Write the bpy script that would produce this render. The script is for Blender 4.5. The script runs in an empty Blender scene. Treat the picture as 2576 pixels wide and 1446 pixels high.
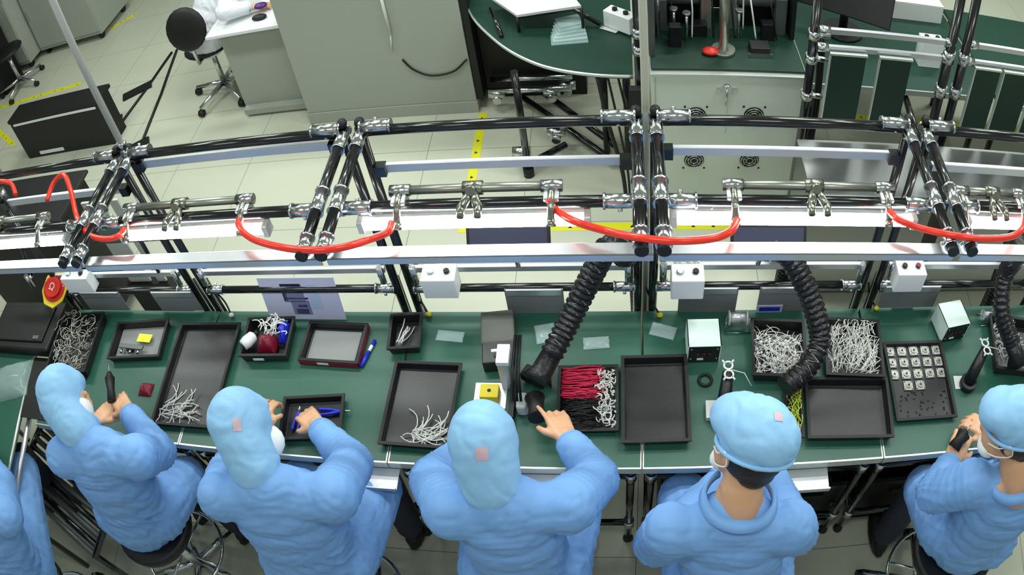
import bpy, bmesh, math, random
from mathutils import Vector, Matrix, Quaternion, noise
random.seed(7)
PI = math.pi
scene = bpy.context.scene
COL = scene.collection

# ------------------------------------------------------------------ camera (a ceiling CCTV camera with its real wide-angle lens)
W_PX, H_PX = 2576, 1446
F_PX, C3 = 2002.044, 0.15            # lens: angle = r/f + C3*(r/f)^3
PITCH, YAW, ROLL = 0.887, 0.232, -0.189
CAM = Vector((0, 0, 3.0))
ROT = Matrix.Rotation(YAW, 3, 'Z') @ Matrix.Rotation(PI / 2 - PITCH, 3, 'X') @ Matrix.Rotation(ROLL, 3, 'Z')
cd = bpy.data.cameras.new('camera')
cam = bpy.data.objects.new('camera', cd)
COL.objects.link(cam)
scene.camera = cam
cam.matrix_world = Matrix.Translation(CAM) @ ROT.to_4x4()
cd.type = 'PANO'
cd.sensor_fit = 'HORIZONTAL'
cd.sensor_width = 36.0
lens = cd.cycles if hasattr(cd, 'cycles') and hasattr(cd.cycles, 'panorama_type') else cd
f_mm = F_PX * 36.0 / W_PX
lens.panorama_type = 'FISHEYE_LENS_POLYNOMIAL'
lens.fisheye_fov = math.radians(170)
lens.fisheye_polynomial_k0 = 0
lens.fisheye_polynomial_k1 = -1 / f_mm
lens.fisheye_polynomial_k2 = 0
lens.fisheye_polynomial_k3 = -C3 / f_mm ** 3
lens.fisheye_polynomial_k4 = 0
cd.clip_start = 0.05

# ------------------------------------------------------------------ world, lights, exposure
wd = bpy.data.worlds.new('world')
scene.world = wd
wd.use_nodes = True
wd.node_tree.nodes['Background'].inputs[0].default_value = (0.92, 1.0, 0.95, 1)
wd.node_tree.nodes['Background'].inputs[1].default_value = 0.34
vs = scene.view_settings
vs.view_transform = 'Standard'
vs.look = 'None'
vs.gamma = 1
vs.exposure = 0.08
vs.use_curve_mapping = False

def area(x, y, z, sx, sy, power, col=(0.93, 1, 0.95)):
    ld = bpy.data.lights.new('ceiling_light', 'AREA')
    ld.shape = 'RECTANGLE'; ld.size = sx; ld.size_y = sy; ld.energy = power; ld.color = col
    o = bpy.data.objects.new('ceiling_light', ld); o.location = (x, y, z); COL.objects.link(o)
    return o
for x in (-3.6, -1.2, 1.2, 3.2):
    area(x, 4.6, 3.35, 1.2, 0.3, 36)
    area(x, 2.7, 3.35, 1.2, 0.3, 34)
for x in (-2.4, 0.0, 2.4):
    area(x, 0.35, 3.35, 1.2, 0.3, 15)

# ------------------------------------------------------------------ pixel -> point on a real plane
def ray(px, py):
    dx, dy = px - W_PX / 2, py - H_PX / 2
    r = math.hypot(dx, dy) + 1e-9
    u = r / F_PX
    th = u + C3 * u ** 3
    return ROT @ Vector((math.sin(th) * dx / r, -math.sin(th) * dy / r, -math.cos(th)))
def at(px, py, z):
    v = ray(px, py); return CAM + v * ((z - CAM.z) / v.z)
def aty(px, py, y):
    v = ray(px, py); return CAM + v * (y / v.y)

# ------------------------------------------------------------------ helpers
def V(*a): return Vector(a)
class MB:
    """collects shapes, build() links them as ONE mesh object"""
    def __init__(s): s.v = []; s.f = []; s.sm = []
    def add(s, vs_, fs, smooth=False):
        b = len(s.v); s.v += [Vector(v) for v in vs_]; s.f += [[i + b for i in f] for f in fs]; s.sm += [smooth] * len(fs); return s
    def box(s, c, d, rz=0, M=None):
        R = M if M is not None else Matrix.Rotation(rz, 3, 'Z')
        c = Vector(c); x, y, z = d[0] / 2, d[1] / 2, d[2] / 2
        p = [c + R @ Vector((a, b, e)) for e in (-z, z) for (a, b) in ((-x, -y), (x, -y), (x, y), (-x, y))]
        return s.add(p, [(3, 2, 1, 0), (4, 5, 6, 7), (0, 1, 5, 4), (1, 2, 6, 5), (2, 3, 7, 6), (3, 0, 4, 7)])
    def span(s, a, b):
        a, b = Vector(a), Vector(b); return s.box((a + b) / 2, [abs(b[i] - a[i]) for i in range(3)])
    def prism(s, poly, z0, z1):
        n = len(poly)
        return s.add([(p[0], p[1], z0) for p in poly] + [(p[0], p[1], z1) for p in poly],
                     [list(range(n - 1, -1, -1)), list(range(n, 2 * n))] + [(i, (i + 1) % n, n + (i + 1) % n, n + i) for i in range(n)])
    def tube(s, pts, r, n=10, cap=True, closed=False):
        pts = [Vector(p) for p in pts]; m = len(pts)
        rs = r if isinstance(r, (list, tuple)) else [r] * m
        rings = []; up = None
        for i, p in enumerate(pts):
            if closed: t = pts[(i + 1) % m] - pts[i - 1]
            else: t = pts[min(i + 1, m - 1)] - pts[max(i - 1, 0)]
            if t.length < 1e-9: t = Vector((0, 0, 1))
            t.normalize()
            if up is None:
                a = Vector((0, 0, 1)) if abs(t.z) < .9 else Vector((1, 0, 0)); up = t.cross(a).normalized()
            else:
                up = (up - t * up.dot(t))
                up = up.normalized() if up.length > 1e-6 else t.orthogonal().normalized()
            w = t.cross(up)
            rings.append([p + (up * math.cos(2 * PI * k / n) + w * math.sin(2 * PI * k / n)) * rs[i] for k in range(n)])
        fs = []
        for i in range(m if closed else m - 1):
            j = (i + 1) % m
            for k in range(n): fs.append((i * n + k, i * n + (k + 1) % n, j * n + (k + 1) % n, j * n + k))
        vs_ = [v for g in rings for v in g]
        s.add(vs_, fs, True)
        if cap and not closed:
            b = len(s.v) - m * n
            s.f += [[b + k for k in range(n - 1, -1, -1)], [b + (m - 1) * n + k for k in range(n)]]; s.sm += [False, False]
        return s
    def cyl(s, a, b, r, r2=None, n=16): return s.tube([a, b], [r, r if r2 is None else r2], n)
    def ball(s, c, r, n=12, M=None):
        r = (r, r, r) if isinstance(r, (int, float)) else r
        c = Vector(c); M = M or Matrix.Identity(3); vs_ = []; h = n // 2
        for i in range(h + 1):
            a = PI * i / h
            for k in range(n):
                b = 2 * PI * k / n
                vs_.append(c + M @ Vector((r[0] * math.sin(a) * math.cos(b), r[1] * math.sin(a) * math.sin(b), r[2] * math.cos(a))))
        fs = [(i * n + k, (i + 1) * n + k, (i + 1) * n + (k + 1) % n, i * n + (k + 1) % n) for i in range(h) for k in range(n)]
        return s.add(vs_, fs, True)
    def build(s, name, mat, parent=None, label=None, bevel=0, world=True):
        me = bpy.data.meshes.new(name)
        me.from_pydata(s.v, [], s.f)
        me.polygons.foreach_set('use_smooth', s.sm)
        me.materials.append(mat)
        o = bpy.data.objects.new(name, me); COL.objects.link(o)
        if parent is not None:
            o.parent = parent
            o.matrix_parent_inverse = pm(parent).inverted() if world else Matrix.Identity(4)
        if label: o['label'] = label
        if bevel:
            b = o.modifiers.new('bevel', 'BEVEL'); b.width = bevel; b.segments = 2; b.limit_method = 'ANGLE'; b.angle_limit = 0.7
        return o
def pm(o):
    m = o.matrix_basis.copy() if o.type != 'EMPTY' else Matrix.Translation(o.location) @ Matrix.Rotation(o.rotation_euler.z, 4, 'Z')
    if o.parent is not None: m = pm(o.parent) @ o.matrix_parent_inverse @ m
    return m
def tag(o, label, cat, group=None, kind=None):
    o['label'] = label; o['category'] = cat
    if group: o['group'] = group
    if kind: o['kind'] = kind
    return o
def thing(name, label, cat, loc=(0, 0, 0), rz=0, group=None):
    o = bpy.data.objects.new(name, None); COL.objects.link(o); o.empty_display_size = .05
    o.location = loc; o.rotation_euler = (0, 0, rz)
    return tag(o, label, cat, group)
def struct(o): o['kind'] = 'structure'; return o
def dup(root, loc, rz=0, label=None):
    r = root.copy(); COL.objects.link(r); r.location = loc; r.rotation_euler = (0, 0, rz)
    if label: r['label'] = label
    def rec(src, dst):
        for ch in [c for c in bpy.data.objects if c.parent == src]:
            c = ch.copy(); COL.objects.link(c); c.parent = dst; c.matrix_parent_inverse = ch.matrix_parent_inverse.copy(); rec(ch, c)
    rec(root, r)
    return r
def curve(pts, n=8):
    """Catmull-Rom through pts"""
    P = [Vector(p) for p in pts]; P = [2 * P[0] - P[1]] + P + [2 * P[-1] - P[-2]]; out = []
    for i in range(1, len(P) - 2):
        for k in range(n):
            t = k / n; a, b, c, d = P[i - 1:i + 3]
            out.append(0.5 * ((2 * b) + (c - a) * t + (2 * a - 5 * b + 4 * c - d) * t * t + (3 * b - 3 * c + d - a) * t ** 3))
    out.append(P[-2]); return out

# ------------------------------------------------------------------ materials
def lin(c):
    r = []
    for x in c:
        x /= 255; r.append(x / 12.92 if x < .04045 else ((x + .055) / 1.055) ** 2.4)
    return (*r, 1)
def mat(name, col, rough=.5, metal=0, bump=0, bscale=40, var=0, vscale=6, spec=.5, emit=0, alpha=1, coat=0, stretch=None, trans=0):
    m = bpy.data.materials.new(name); m.use_nodes = True
    nt = m.node_tree; N = nt.nodes; L = nt.links; p = N['Principled BSDF']
    c = lin(col); p.inputs['Base Color'].default_value = c; p.inputs['Roughness'].default_value = rough
    p.inputs['Metallic'].default_value = metal; p.inputs['Specular IOR Level'].default_value = spec
    p.inputs['Coat Weight'].default_value = coat; p.inputs['Coat Roughness'].default_value = .1
    p.inputs['Transmission Weight'].default_value = trans
    p.inputs['Alpha'].default_value = alpha
    if emit:
        p.inputs['Emission Color'].default_value = c; p.inputs['Emission Strength'].default_value = emit
    if bump or var:
        tc = N.new('ShaderNodeTexCoord'); mp = N.new('ShaderNodeMapping'); L.new(tc.outputs['Object'], mp.inputs[0])
        if stretch: mp.inputs['Scale'].default_value = stretch
    if var:
        n = N.new('ShaderNodeTexNoise'); n.inputs['Scale'].default_value = vscale; n.inputs['Detail'].default_value = 4
        L.new(mp.outputs[0], n.inputs[0])
        mx = N.new('ShaderNodeMixRGB'); mx.inputs[1].default_value = [x * (1 - var) for x in c[:3]] + [1]; mx.inputs[2].default_value = [min(1, x * (1 + var)) for x in c[:3]] + [1]
        L.new(n.outputs['Fac'], mx.inputs[0]); L.new(mx.outputs[0], p.inputs['Base Color'])
    if bump:
        n = N.new('ShaderNodeTexNoise'); n.inputs['Scale'].default_value = bscale; n.inputs['Detail'].default_value = 3
        L.new(mp.outputs[0], n.inputs[0])
        b = N.new('ShaderNodeBump'); b.inputs['Strength'].default_value = bump; b.inputs['Distance'].default_value = .01
        L.new(n.outputs['Fac'], b.inputs['Height']); L.new(b.outputs[0], p.inputs['Normal'])
    return m
M = dict(
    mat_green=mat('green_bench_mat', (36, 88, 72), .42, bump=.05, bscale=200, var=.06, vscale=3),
    green_dk=mat('dark_green_panel', (8, 46, 34), .5, var=.1),
    edge=mat('silver_edge', (205, 212, 206), .3, .6),
    blackp=mat('black_pipe', (12, 13, 15), .22, 0, coat=.6),
    chrome=mat('chrome_joint', (205, 208, 210), .2, 1, bump=.15, bscale=60),
    alu=mat('aluminium', (205, 207, 212), .35, .75),
    alud=mat('brushed_pipe', (165, 168, 160), .3, .8, bump=.05, stretch=(1, 40, 40)),
    lamp=mat('led_glow', (255, 255, 255), .4, emit=26),
    white=mat('white_plastic', (232, 235, 236), .4),
    whited=mat('dull_white', (205, 208, 205), .5),
    black=mat('black_plastic', (24, 24, 26), .38, bump=.04, bscale=150),
    tray=mat('esd_tray', (25, 25, 28), .34, bump=.03, bscale=120),
    blackr=mat('black_rubber', (8, 8, 9), .55),
    red_hose=mat('red_hose', (250, 52, 30), .3, coat=.4),
    red=mat('red_plastic', (205, 40, 30), .4),
    darkred=mat('dark_red_plastic', (120, 14, 40), .45),
    yellow=mat('yellow', (228, 206, 40), .5),
    tape=mat('yellow_tape', (226, 222, 30), .45, var=.06, vscale=10),
    note=mat('yellow_note', (222, 226, 50), .6),
    blue=mat('blue_plastic', (30, 45, 190), .35),
    skin=mat('skin', (214, 164, 128), .5, bump=.05, bscale=90, var=.06, vscale=12),
    hair=mat('black_hair', (18, 16, 16), .45, bump=.3, bscale=150),
    cloth=mat('blue_antistatic_cloth', (120, 168, 228), .7, bump=.5, bscale=11, var=.03, vscale=8),
    cap=mat('blue_cap_cloth', (146, 196, 238), .7, bump=.45, bscale=14, var=.03, vscale=8),
    coat=mat('white_coat', (222, 224, 232), .7, bump=.2, bscale=20),
    trouser=mat('dark_trouser', (28, 34, 52), .7, bump=.2, bscale=30),
    mask=mat('mask', (235, 238, 240), .7),
    greyp=mat('grey_laminate', (158, 163, 154), .45, var=.02, vscale=2),
    cabg=mat('cabinet_paint', (204, 214, 203), .4, var=.02, vscale=2),
    white_steel=mat('sheet_painted_glare', (238, 240, 240), .3, .1),  # near-white colour stands in for ceiling lights reflected in the steel shelves
    steel=mat('sheet_steel', (150, 152, 152), .3, .9, bump=.05, bscale=3),
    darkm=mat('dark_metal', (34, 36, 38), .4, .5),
    machine=mat('machine_grey', (92, 98, 96), .4, .4, var=.2),
    wire=mat('white_wire', (224, 224, 220), .45),
    metalwire=mat('tinned_wire', (190, 188, 180), .3, .7),
    wred=mat('red_wire', (206, 34, 76), .4),
    wblack=mat('black_wire', (10, 14, 13), .4),
    wgreen=mat('yellow_green_wire', (190, 205, 70), .4),
    screen=mat('display_glass', (70, 72, 92), .15),
    paper=mat('paper', (192, 196, 222), .6),
    greydoc=mat('grey_card', (128, 130, 130), .5),
    clear=mat('clear_bag', (200, 225, 225), .15, alpha=.38),
    fitting=mat('brass_nickel_fitting', (150, 152, 140), .25, .9, bump=.2, bscale=80),
    pale=mat('pale_green_box', (226, 246, 240), .4),
    partgrey=mat('part_grey', (168, 168, 164), .35, .3),
    cardb=mat('dark_cover_grey', (84, 86, 82), .6),  # the adapter cover's own dark grey
)
# screen writing colour patches use plain paint
M['ink'] = mat('ink', (22, 24, 60), .5)
M['blackink'] = mat('black_ink', (10, 10, 10), .5)

for nm, sc_ in (('cloth', 5.5), ('cap', 7), ('coat', 5)):
    # broad creases in the fabric
    nt = M[nm].node_tree; N = nt.nodes; L = nt.links; p = N['Principled BSDF']; tc = N.new('ShaderNodeTexCoord')
    n = N.new('ShaderNodeTexNoise'); n.noise_type = 'RIDGED_MULTIFRACTAL'; n.inputs['Scale'].default_value = sc_; n.inputs['Detail'].default_value = 2.5; n.inputs['Distortion'].default_value = 1.2
    L.new(tc.outputs['Object'], n.inputs[0]); b = N.new('ShaderNodeBump'); b.inputs['Strength'].default_value = .35; b.inputs['Distance'].default_value = .02
    old = p.inputs['Normal'].links[0].from_socket if p.inputs['Normal'].links else None
    if old: L.new(old, b.inputs['Normal'])
    L.new(n.outputs['Fac'], b.inputs['Height']); L.new(b.outputs[0], p.inputs['Normal'])
def floor_mat():
    m = bpy.data.materials.new('floor_tile'); m.use_nodes = True
    nt = m.node_tree; N = nt.nodes; L = nt.links; p = N['Principled BSDF']
    tc = N.new('ShaderNodeTexCoord'); sp = N.new('ShaderNodeSeparateXYZ'); L.new(tc.outputs['Object'], sp.inputs[0])
    def mth(op, a, b=None):
        n = N.new('ShaderNodeMath'); n.operation = op
        for i, q in enumerate((a, b)):
            if q is None: continue
            if isinstance(q, (int, float)): n.inputs[i].default_value = q
            else: L.new(q, n.inputs[i])
        return n.outputs[0]
    def line(ax, off):
        t = mth('FRACT', mth('DIVIDE', mth('ADD', sp.outputs[ax], off), .6))
        d = mth('ABSOLUTE', mth('SUBTRACT', t, .5))
        return mth('GREATER_THAN', d, .4972)
    g = mth('MAXIMUM', line('X', 60.548), line('Y', 60 - 3.41))
    n = N.new('ShaderNodeTexNoise'); n.inputs['Scale'].default_value = 1.6; n.inputs['Detail'].default_value = 5; L.new(tc.outputs['Object'], n.inputs[0])
    cr = N.new('ShaderNodeMixRGB'); cr.inputs[1].default_value = lin((188, 190, 172)); cr.inputs[2].default_value = lin((202, 204, 186)); L.new(n.outputs['Fac'], cr.inputs[0])
    mx = N.new('ShaderNodeMixRGB'); mx.inputs[2].default_value = lin((122, 122, 110)); L.new(cr.outputs[0], mx.inputs[1]); L.new(g, mx.inputs[0])
    L.new(mx.outputs[0], p.inputs['Base Color']); p.inputs['Roughness'].default_value = .32
    return m
fl = MB(); fl.box((-1.5, 4, -.05), (16, 11, .1)); struct(fl.build('floor', floor_mat()))
wm = mat('wall_paint', (205, 210, 205), .6)
struct(MB().box((-1.5, 9.55, 1.7), (16, .1, 3.4)).build('wall_back', wm))
struct(MB().box((-9.55, 4, 1.7), (.1, 11, 3.4)).build('wall_left', wm))
struct(MB().box((6.55, 4, 1.7), (.1, 11, 3.4)).build('wall_right', wm))
# ------------------------------------------------------------------ workbenches
BZ = .75; YF, YB = 1.057, 1.675
SEAM = [-2.43, -1.605, -.772, .05, .873, 1.70]
blab = ['green topped assembly bench at the left end, under the coiled wires and black box',
        'green topped assembly bench with the long black tray and red rimmed tray',
        'green topped assembly bench with the press fixture and red wire tray',
        'green topped assembly bench with the white instrument box and two bins of loose wires',
        'green topped assembly bench carrying the tray of square metal parts']
for i in range(5):
    x0, x1 = SEAM[i] + .004, SEAM[i + 1] - .004
    t = thing('workbench', blab[i], 'workbench', ((x0 + x1) / 2, (YF + YB) / 2, 0), 0, 'assembly line benches')
    MB().span((x0, YF + .006, BZ - .03), (x1, YB, BZ)).build('tabletop', M['mat_green'], t, bevel=.002)
    e = MB().span((x0, YF, BZ - .034), (x1, YF + .006, BZ + .002))
    e.span((x0 - .002, YF, BZ - .034), (x0 + .002, YF + .1, BZ + .0015)); e.span((x1 - .002, YF, BZ - .034), (x1 + .002, YF + .1, BZ + .0015))
    e.build('edge_strip', M['edge'], t, 'silver edge strip')
    for x in (x0 + .03, x1 - .03):
        for y in (YF + .04, YB - .04):
            MB().cyl((x, y, .04), (x, y, BZ - .03), .014).build('leg', M['blackp'], t)
            MB().cyl((x, y, 0), (x, y, .04), .022, .014).build('foot', M['blackr'], t)
            for z in (.18, .62): MB().cyl((x, y, z - .025), (x, y, z + .025), .021).build('joint', M['chrome'], t)
    for z in (.18, .62):
        for y in (YF + .04, YB - .04): MB().cyl((x0 + .03, y, z), (x1 - .03, y, z), .014).build('rail', M['blackp'], t)
        for x in (x0 + .03, x1 - .03): MB().cyl((x, YF + .04, z), (x, YB - .04, z), .014).build('rail', M['blackp'], t)
# bright steel drawers pulled out in front of the workers
for (a, b, py, s) in [(928, 1002, 1195, 'bright steel shelf pulled out below the bench, right of the worker at the small tray'), (1285, 1420, 1196, 'bright steel shelf pulled out below the bench under the press fixture'),
                      (1962, 2085, 1205, 'bright steel shelf pulled out below the bench under the two wire bins')]:
    xa, xb = at(a, py, .70).x, at(b, py, .70).x
    t = thing('pullout_shelf', s, 'shelf', ((xa + xb) / 2, 1.1, .69), 0, 'steel pull-out shelves')
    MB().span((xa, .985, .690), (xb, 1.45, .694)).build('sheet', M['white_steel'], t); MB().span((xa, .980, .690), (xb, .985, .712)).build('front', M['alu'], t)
    for x in (xa, xb): MB().span((x - .004, 1.1, .694), (x + .004, 1.45, .72)).build('runner', M['alu'], t)

# ------------------------------------------------------------------ lean-pipe frames over the benches
YP, ZT = 1.69, 1.62
FR = [(-2.46, -1.684), (-1.622, -.812), (-.757, .034), (.088, .862), (.924, 1.70)]
flab = ['at the left end with the emergency stop', 'behind the document board', 'carrying the first ribbed duct', 'carrying the second ribbed duct', 'at the right end over the square parts tray']
RY, RZ = 1.405, 1.575       # middle rail
frames = []
def pipe(a, b, name, t, r=.0145, ridge=True):
    return MB().cyl(a, b, r, n=14).build(name, M['blackp'], t)
def joint(ps, t, r=.021):
    m = MB()
    for a, b in ps: m.cyl(a, b, r, n=14)
    for a, b in ps:
        a, b = Vector(a), Vector(b); d = (b - a).normalized()
        for e in (a, b): m.tube([e - d * .003, e + d * .003], r + .003, 14)
        c = (a + b) / 2; q = d.orthogonal().normalized()
        m.cyl(c + q * r * .8, c + q * (r + .008), .006, n=6)
    return m.build('joint', M['chrome'], t)
for i, (x0, x1) in enumerate(FR):
    t = thing('pipe_rack', 'black and chrome pipe rack ' + flab[i], 'rack', ((x0 + x1) / 2, YP, 0), 0, 'pipe racks over the benches')
    frames.append(t)
    for x in (x0, x1):
        MB().cyl((x, YP + .002, 0), (x, YP + .002, ZT), .0155).cyl((x, YP + .03, 0), (x, YP + .03, .9), .008).build('post', M['blackp'], t)
        pipe((x, YP, 1.6), (x, 1.225, 1.6), 'arm', t, .0165)
        m = MB().cyl((x, 1.225, 1.6), (x, 1.212, 1.6), .0175); m.build('end_cap', M['blackr'], t)
        joint([((x, YP + .02, 1.6), (x, YP - .07, 1.6))], t, .019)
        MB().ball((x, YP + .012, 1.63), (.016, .02, .016)).build('post_cap', M['blackr'], t)
        joint([((x, 1.45, 1.6), (x, 1.37, 1.6))], t, .0195)
        joint([((x, 1.28, 1.6), (x, 1.235, 1.6))], t, .019)
    s0, s1 = x0 + .02, x1 - .02
    pipe((s0, YP - .004, ZT - .012), (s1, YP - .004, ZT - .012), 'top_rail', t, .0165)
    joint([((s0 - .015, YP, ZT), (s0 + .075, YP, ZT))], t, .019); joint([((s1 + .015, YP, ZT), (s1 - .075, YP, ZT))], t, .019)
    pipe((s0, RY, RZ), (s1, RY, RZ), 'middle_rail', t, .0165)
    joint([((s0 - .01, RY, RZ), (s0 + .07, RY, RZ))], t, .0195); joint([((s1 + .01, RY, RZ), (s1 - .07, RY, RZ))], t, .0195)
    pipe((s0, YP, .87), (s1, YP, .87), 'low_rail', t, .0155)
    joint([((s0 - .01, YP, .87), (s0 + .06, YP, .87))], t, .018); joint([((s1 + .01, YP, .87), (s1 - .06, YP, .87))], t, .018)
    MB().span((s0, YP - .008, .965), (s1, YP + .008, .99)).build('steel_rail', M['alu'], t, 'aluminium rail', bevel=.002)
    zr = (1.46, 1.565, 1.46, 1.497, 1.462)[i]
    b = MB().span((s0 + .02, YP - .012, zr - .016), (s1 - .02, YP + .002, zr + .016)); b.build('reflector_rail', M['alu'], t, 'pale aluminium rail', bevel=.002)
    for x in (s0, s1):
        MB().box((x + (.012 if x == s0 else -.012), YP - .012, zr), (.035, .03, .04)).build('bracket', M['blackp'], t)
    # front profile that closes the lamp bay
    if i == 0: s0 -= .2
    m = MB().span((x0 - .01, 1.248, 1.524), (x1 + .03, 1.252, 1.55)); m.span((x0 - .01, 1.248, 1.546), (x1 + .03, 1.288, 1.55)); m.span((x0 - .01, 1.262, 1.526), (x1 + .03, 1.272, 1.546))
    m.build('front_profile', M['alu'], t, 'wide aluminium profile', bevel=.0015)
    # gauge-free clamps on the silver rail
    for x in (s0 + .012, s1 - .012):
        MB().cyl((x, YP - .02, .93), (x, YP - .02, 1.01), .012).cyl((x, YP - .03, .975), (x, YP + .02, .975), .01).build('clamp', M['chrome'], t)

# ------------------------------------------------------------------ lamps under the middle rails
lampspans = [(-2.42, -1.80), (-1.53, -.99), (-.70, -.10), (.12, .80), (.985, 1.55)]
ll = ['over the coiled wires at the left end', 'over the long black tray', 'over the press fixture', 'over the wire bins', 'over the square parts tray']
for i, (a, b) in enumerate(lampspans):
    t = thing('tube_lamp', 'glowing white tube lamp under the pipe rail ' + ll[i], 'lamp', ((a + b) / 2, RY - .035, 1.53), 0, 'tube lamps over the benches')
    y = RY - .022
    MB().span((a, y + .006, 1.528), (b, y + .020, 1.552)).build('lamp_housing', M['white'], t)
    MB().cyl((a + .01, y - .006, 1.532), (b - .01, y - .006, 1.532), .0125, n=14).build('light_tube', M['lamp'], t)
    for x in (a, b): MB().span((x - .008, y - .018, 1.515), (x + .008, y + .02, 1.555)).build('end_cap', M['whited'], t)
    for x in (a + .1, b - .1): MB().cyl((x, y + .01, 1.545), (x, RY - .004, 1.565), .004).build('hanger', M['chrome'], t)
# ------------------------------------------------------------------ air pipes, valves and red hoses on the middle rails
def text(s, size, parent, o, ux, uy, m, name='lettering', ext=.0004):
    cu = bpy.data.curves.new(name, 'FONT'); cu.body = s; cu.size = size; cu.extrude = ext; cu.align_x = 'CENTER'; cu.align_y = 'CENTER'
    cu.materials.append(m); ob = bpy.data.objects.new(name, cu); COL.objects.link(ob)
    ux = Vector(ux).normalized(); uy = Vector(uy); uy = (uy - ux * uy.dot(ux)).normalized(); uz = ux.cross(uy)
    mt = Matrix.Translation(o) @ Matrix((ux, uy, uz)).transposed().to_4x4()
    if parent is not None:
        ob.parent = parent; ob.matrix_parent_inverse = pm(parent).inverted()
    ob.matrix_basis = mt
    me = bpy.data.meshes.new_from_object(ob.evaluated_get(bpy.context.evaluated_depsgraph_get())); o2 = bpy.data.objects.new(name, me); COL.objects.link(o2)
    o2.parent = parent; o2.matrix_parent_inverse = ob.matrix_parent_inverse.copy(); o2.matrix_basis = mt
    bpy.data.objects.remove(ob); return o2
PZ, PY = 1.598, 1.44
al = ['above the glowing lamp at the left end', 'above the long black tray', 'above the press fixture', 'above the wire bins', 'above the square parts tray']
apx = [(0, 130), (340, 615), (1000, 1385), (1850, 2235), (2425, 2570)]
tpx = [35, 460, 1185, 2055, 2500]
for i, (a, b) in enumerate(apx):
    xa = at(a, 505, PZ).x; xb = at(b, 505, PZ).x
    if i in (0,): xa = -2.4
    t = thing('air_pipe', 'silver air pipe with a branching valve ' + al[i], 'pipe', ((xa + xb) / 2, PY, PZ), 0, 'air pipes on the middle rails')
    MB().cyl((xa, PY, PZ), (xb, PY, PZ), .0125).build('tube', M['alud'], t)
    for x in (xa, xb):
        MB().cyl((x - .028, PY, PZ), (x + .028, PY, PZ), .0165).build('collar', M['chrome'], t)
        MB().span((x - .02, RY - .012, RZ - .012), (x + .02, PY, PZ)).build('saddle', M['alu'], t, bevel=.003)
        MB().tube([(x, PY, PZ), (x, PY - .05, PZ - .004), (x, PY - .09, PZ - .035)], .010).cyl((x, PY - .088, PZ - .033), (x, PY - .10, PZ - .045), .013, n=6).build('hose_nozzle', M['fitting'], t)
    xt = at(tpx[i], 500, PZ).x
    v = MB().cyl((xt - .026, PY, PZ), (xt + .026, PY, PZ), .019).build('valve_body', M['fitting'], t)
    for dx in (-.022, .022):
        MB().cyl((xt, PY - .005, PZ), (xt + dx, PY - .075, PZ + .004), .012).cyl((xt + dx, PY - .07, PZ + .004), (xt + dx, PY - .10, PZ - .006), .0125, .009).build('outlet', M['fitting'], t)
    MB().cyl((xt, PY, PZ), (xt, PY - .035, PZ + .022), .013, n=8).build('knob', M['fitting'], t)
hose_px = [
 ('red hose looping high over the rail at the left end', [(118, 505, 1.60), (135, 460, 1.62), (160, 440, 1.64), (178, 480, 1.62), (195, 550, 1.58), (225, 590, 1.60), (265, 601, 1.60), (300, 592, 1.60), (318, 568, 1.57)]),
 ('red hose sagging in front of the lamp above the document board', [(602, 545, 1.57), (602, 572, 1.60), (640, 603, 1.60), (720, 624, 1.60), (800, 629, 1.63), (870, 620, 1.63), (930, 602, 1.60), (975, 584, 1.60), (986, 560, 1.60)]),
 ('red hose sagging across the pipe arms beside the tall post', [(1380, 500, 1.6), (1400, 530, 1.57), (1450, 558, 1.60), (1530, 582, 1.60), (1610, 598, 1.63), (1700, 606, 1.63), (1790, 600, 1.60), (1838, 582, 1.60), (1856, 552, 1.60)]),
 ('red hose sagging at the right end toward the frame edge', [(2236, 530, 1.58), (2260, 552, 1.60), (2320, 575, 1.60), (2400, 592, 1.63), (2470, 600, 1.62), (2540, 596, 1.60), (2572, 575, 1.60), (2580, 540, 1.57)]),
 ('short red hose end leaving the photo at the far left edge', [(-30, 462, 1.6), (0, 456, 1.62), (28, 462, 1.6), (40, 490, 1.58)]),
]
for s, pts in hose_px:
    o = MB().tube(curve([at(*p) for p in pts], 8), .0098, 10).build('air_hose', M['red_hose']); tag(o, s, 'hose', 'red air hoses')
# ------------------------------------------------------------------ switch boxes on the steel rail
def switch_box(px0, px1, py, lab, c1, c2, zt=1.03, dy=.075, dz=.095):
    a = at(px0, py, zt); b = at(px1, py, zt); y0 = a.y; y1 = min(y0 + dy, YP - .01)
    t = thing('switch_box', lab, 'switch box', ((a.x + b.x) / 2, y0, zt - dz), 0, 'white two-button switch boxes')
    MB().span((a.x, y0, zt - dz), (b.x, y1, zt)).build('housing', M['white'], t, bevel=.004)
    MB().span((a.x + .01, y1 - .005, zt - .05), (b.x - .01, YP - .006, zt - .02)).build('bracket', M['chrome'], t)
    for f, c in ((.27, c1), (.74, c2)):
        x = a.x + (b.x - a.x) * f; y = (y0 + y1) / 2
        k = MB().cyl((x, y, zt), (x, y, zt + .004), .013).build('button_ring', M['chrome'], t)
        MB().cyl((x, y, zt + .003), (x, y, zt + .011), .0095).build('button', c, k)
switch_box(1055, 1142, 707, 'white switch box with a pale and a black button beside the middle posts', M['pale'], M['blackr'])
switch_box(1690, 1774, 708, 'white switch box with a green-lit and a black button right of the tall pole', M['pale'], M['blackr'])
switch_box(2262, 2334, 692, 'white switch box with a black and a red button beside the right posts', M['blackr'], M['darkred'])
switch_box(150, 214, 703, 'white switch box behind the yellow and red emergency stop', M['pale'], M['blackr'])
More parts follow.
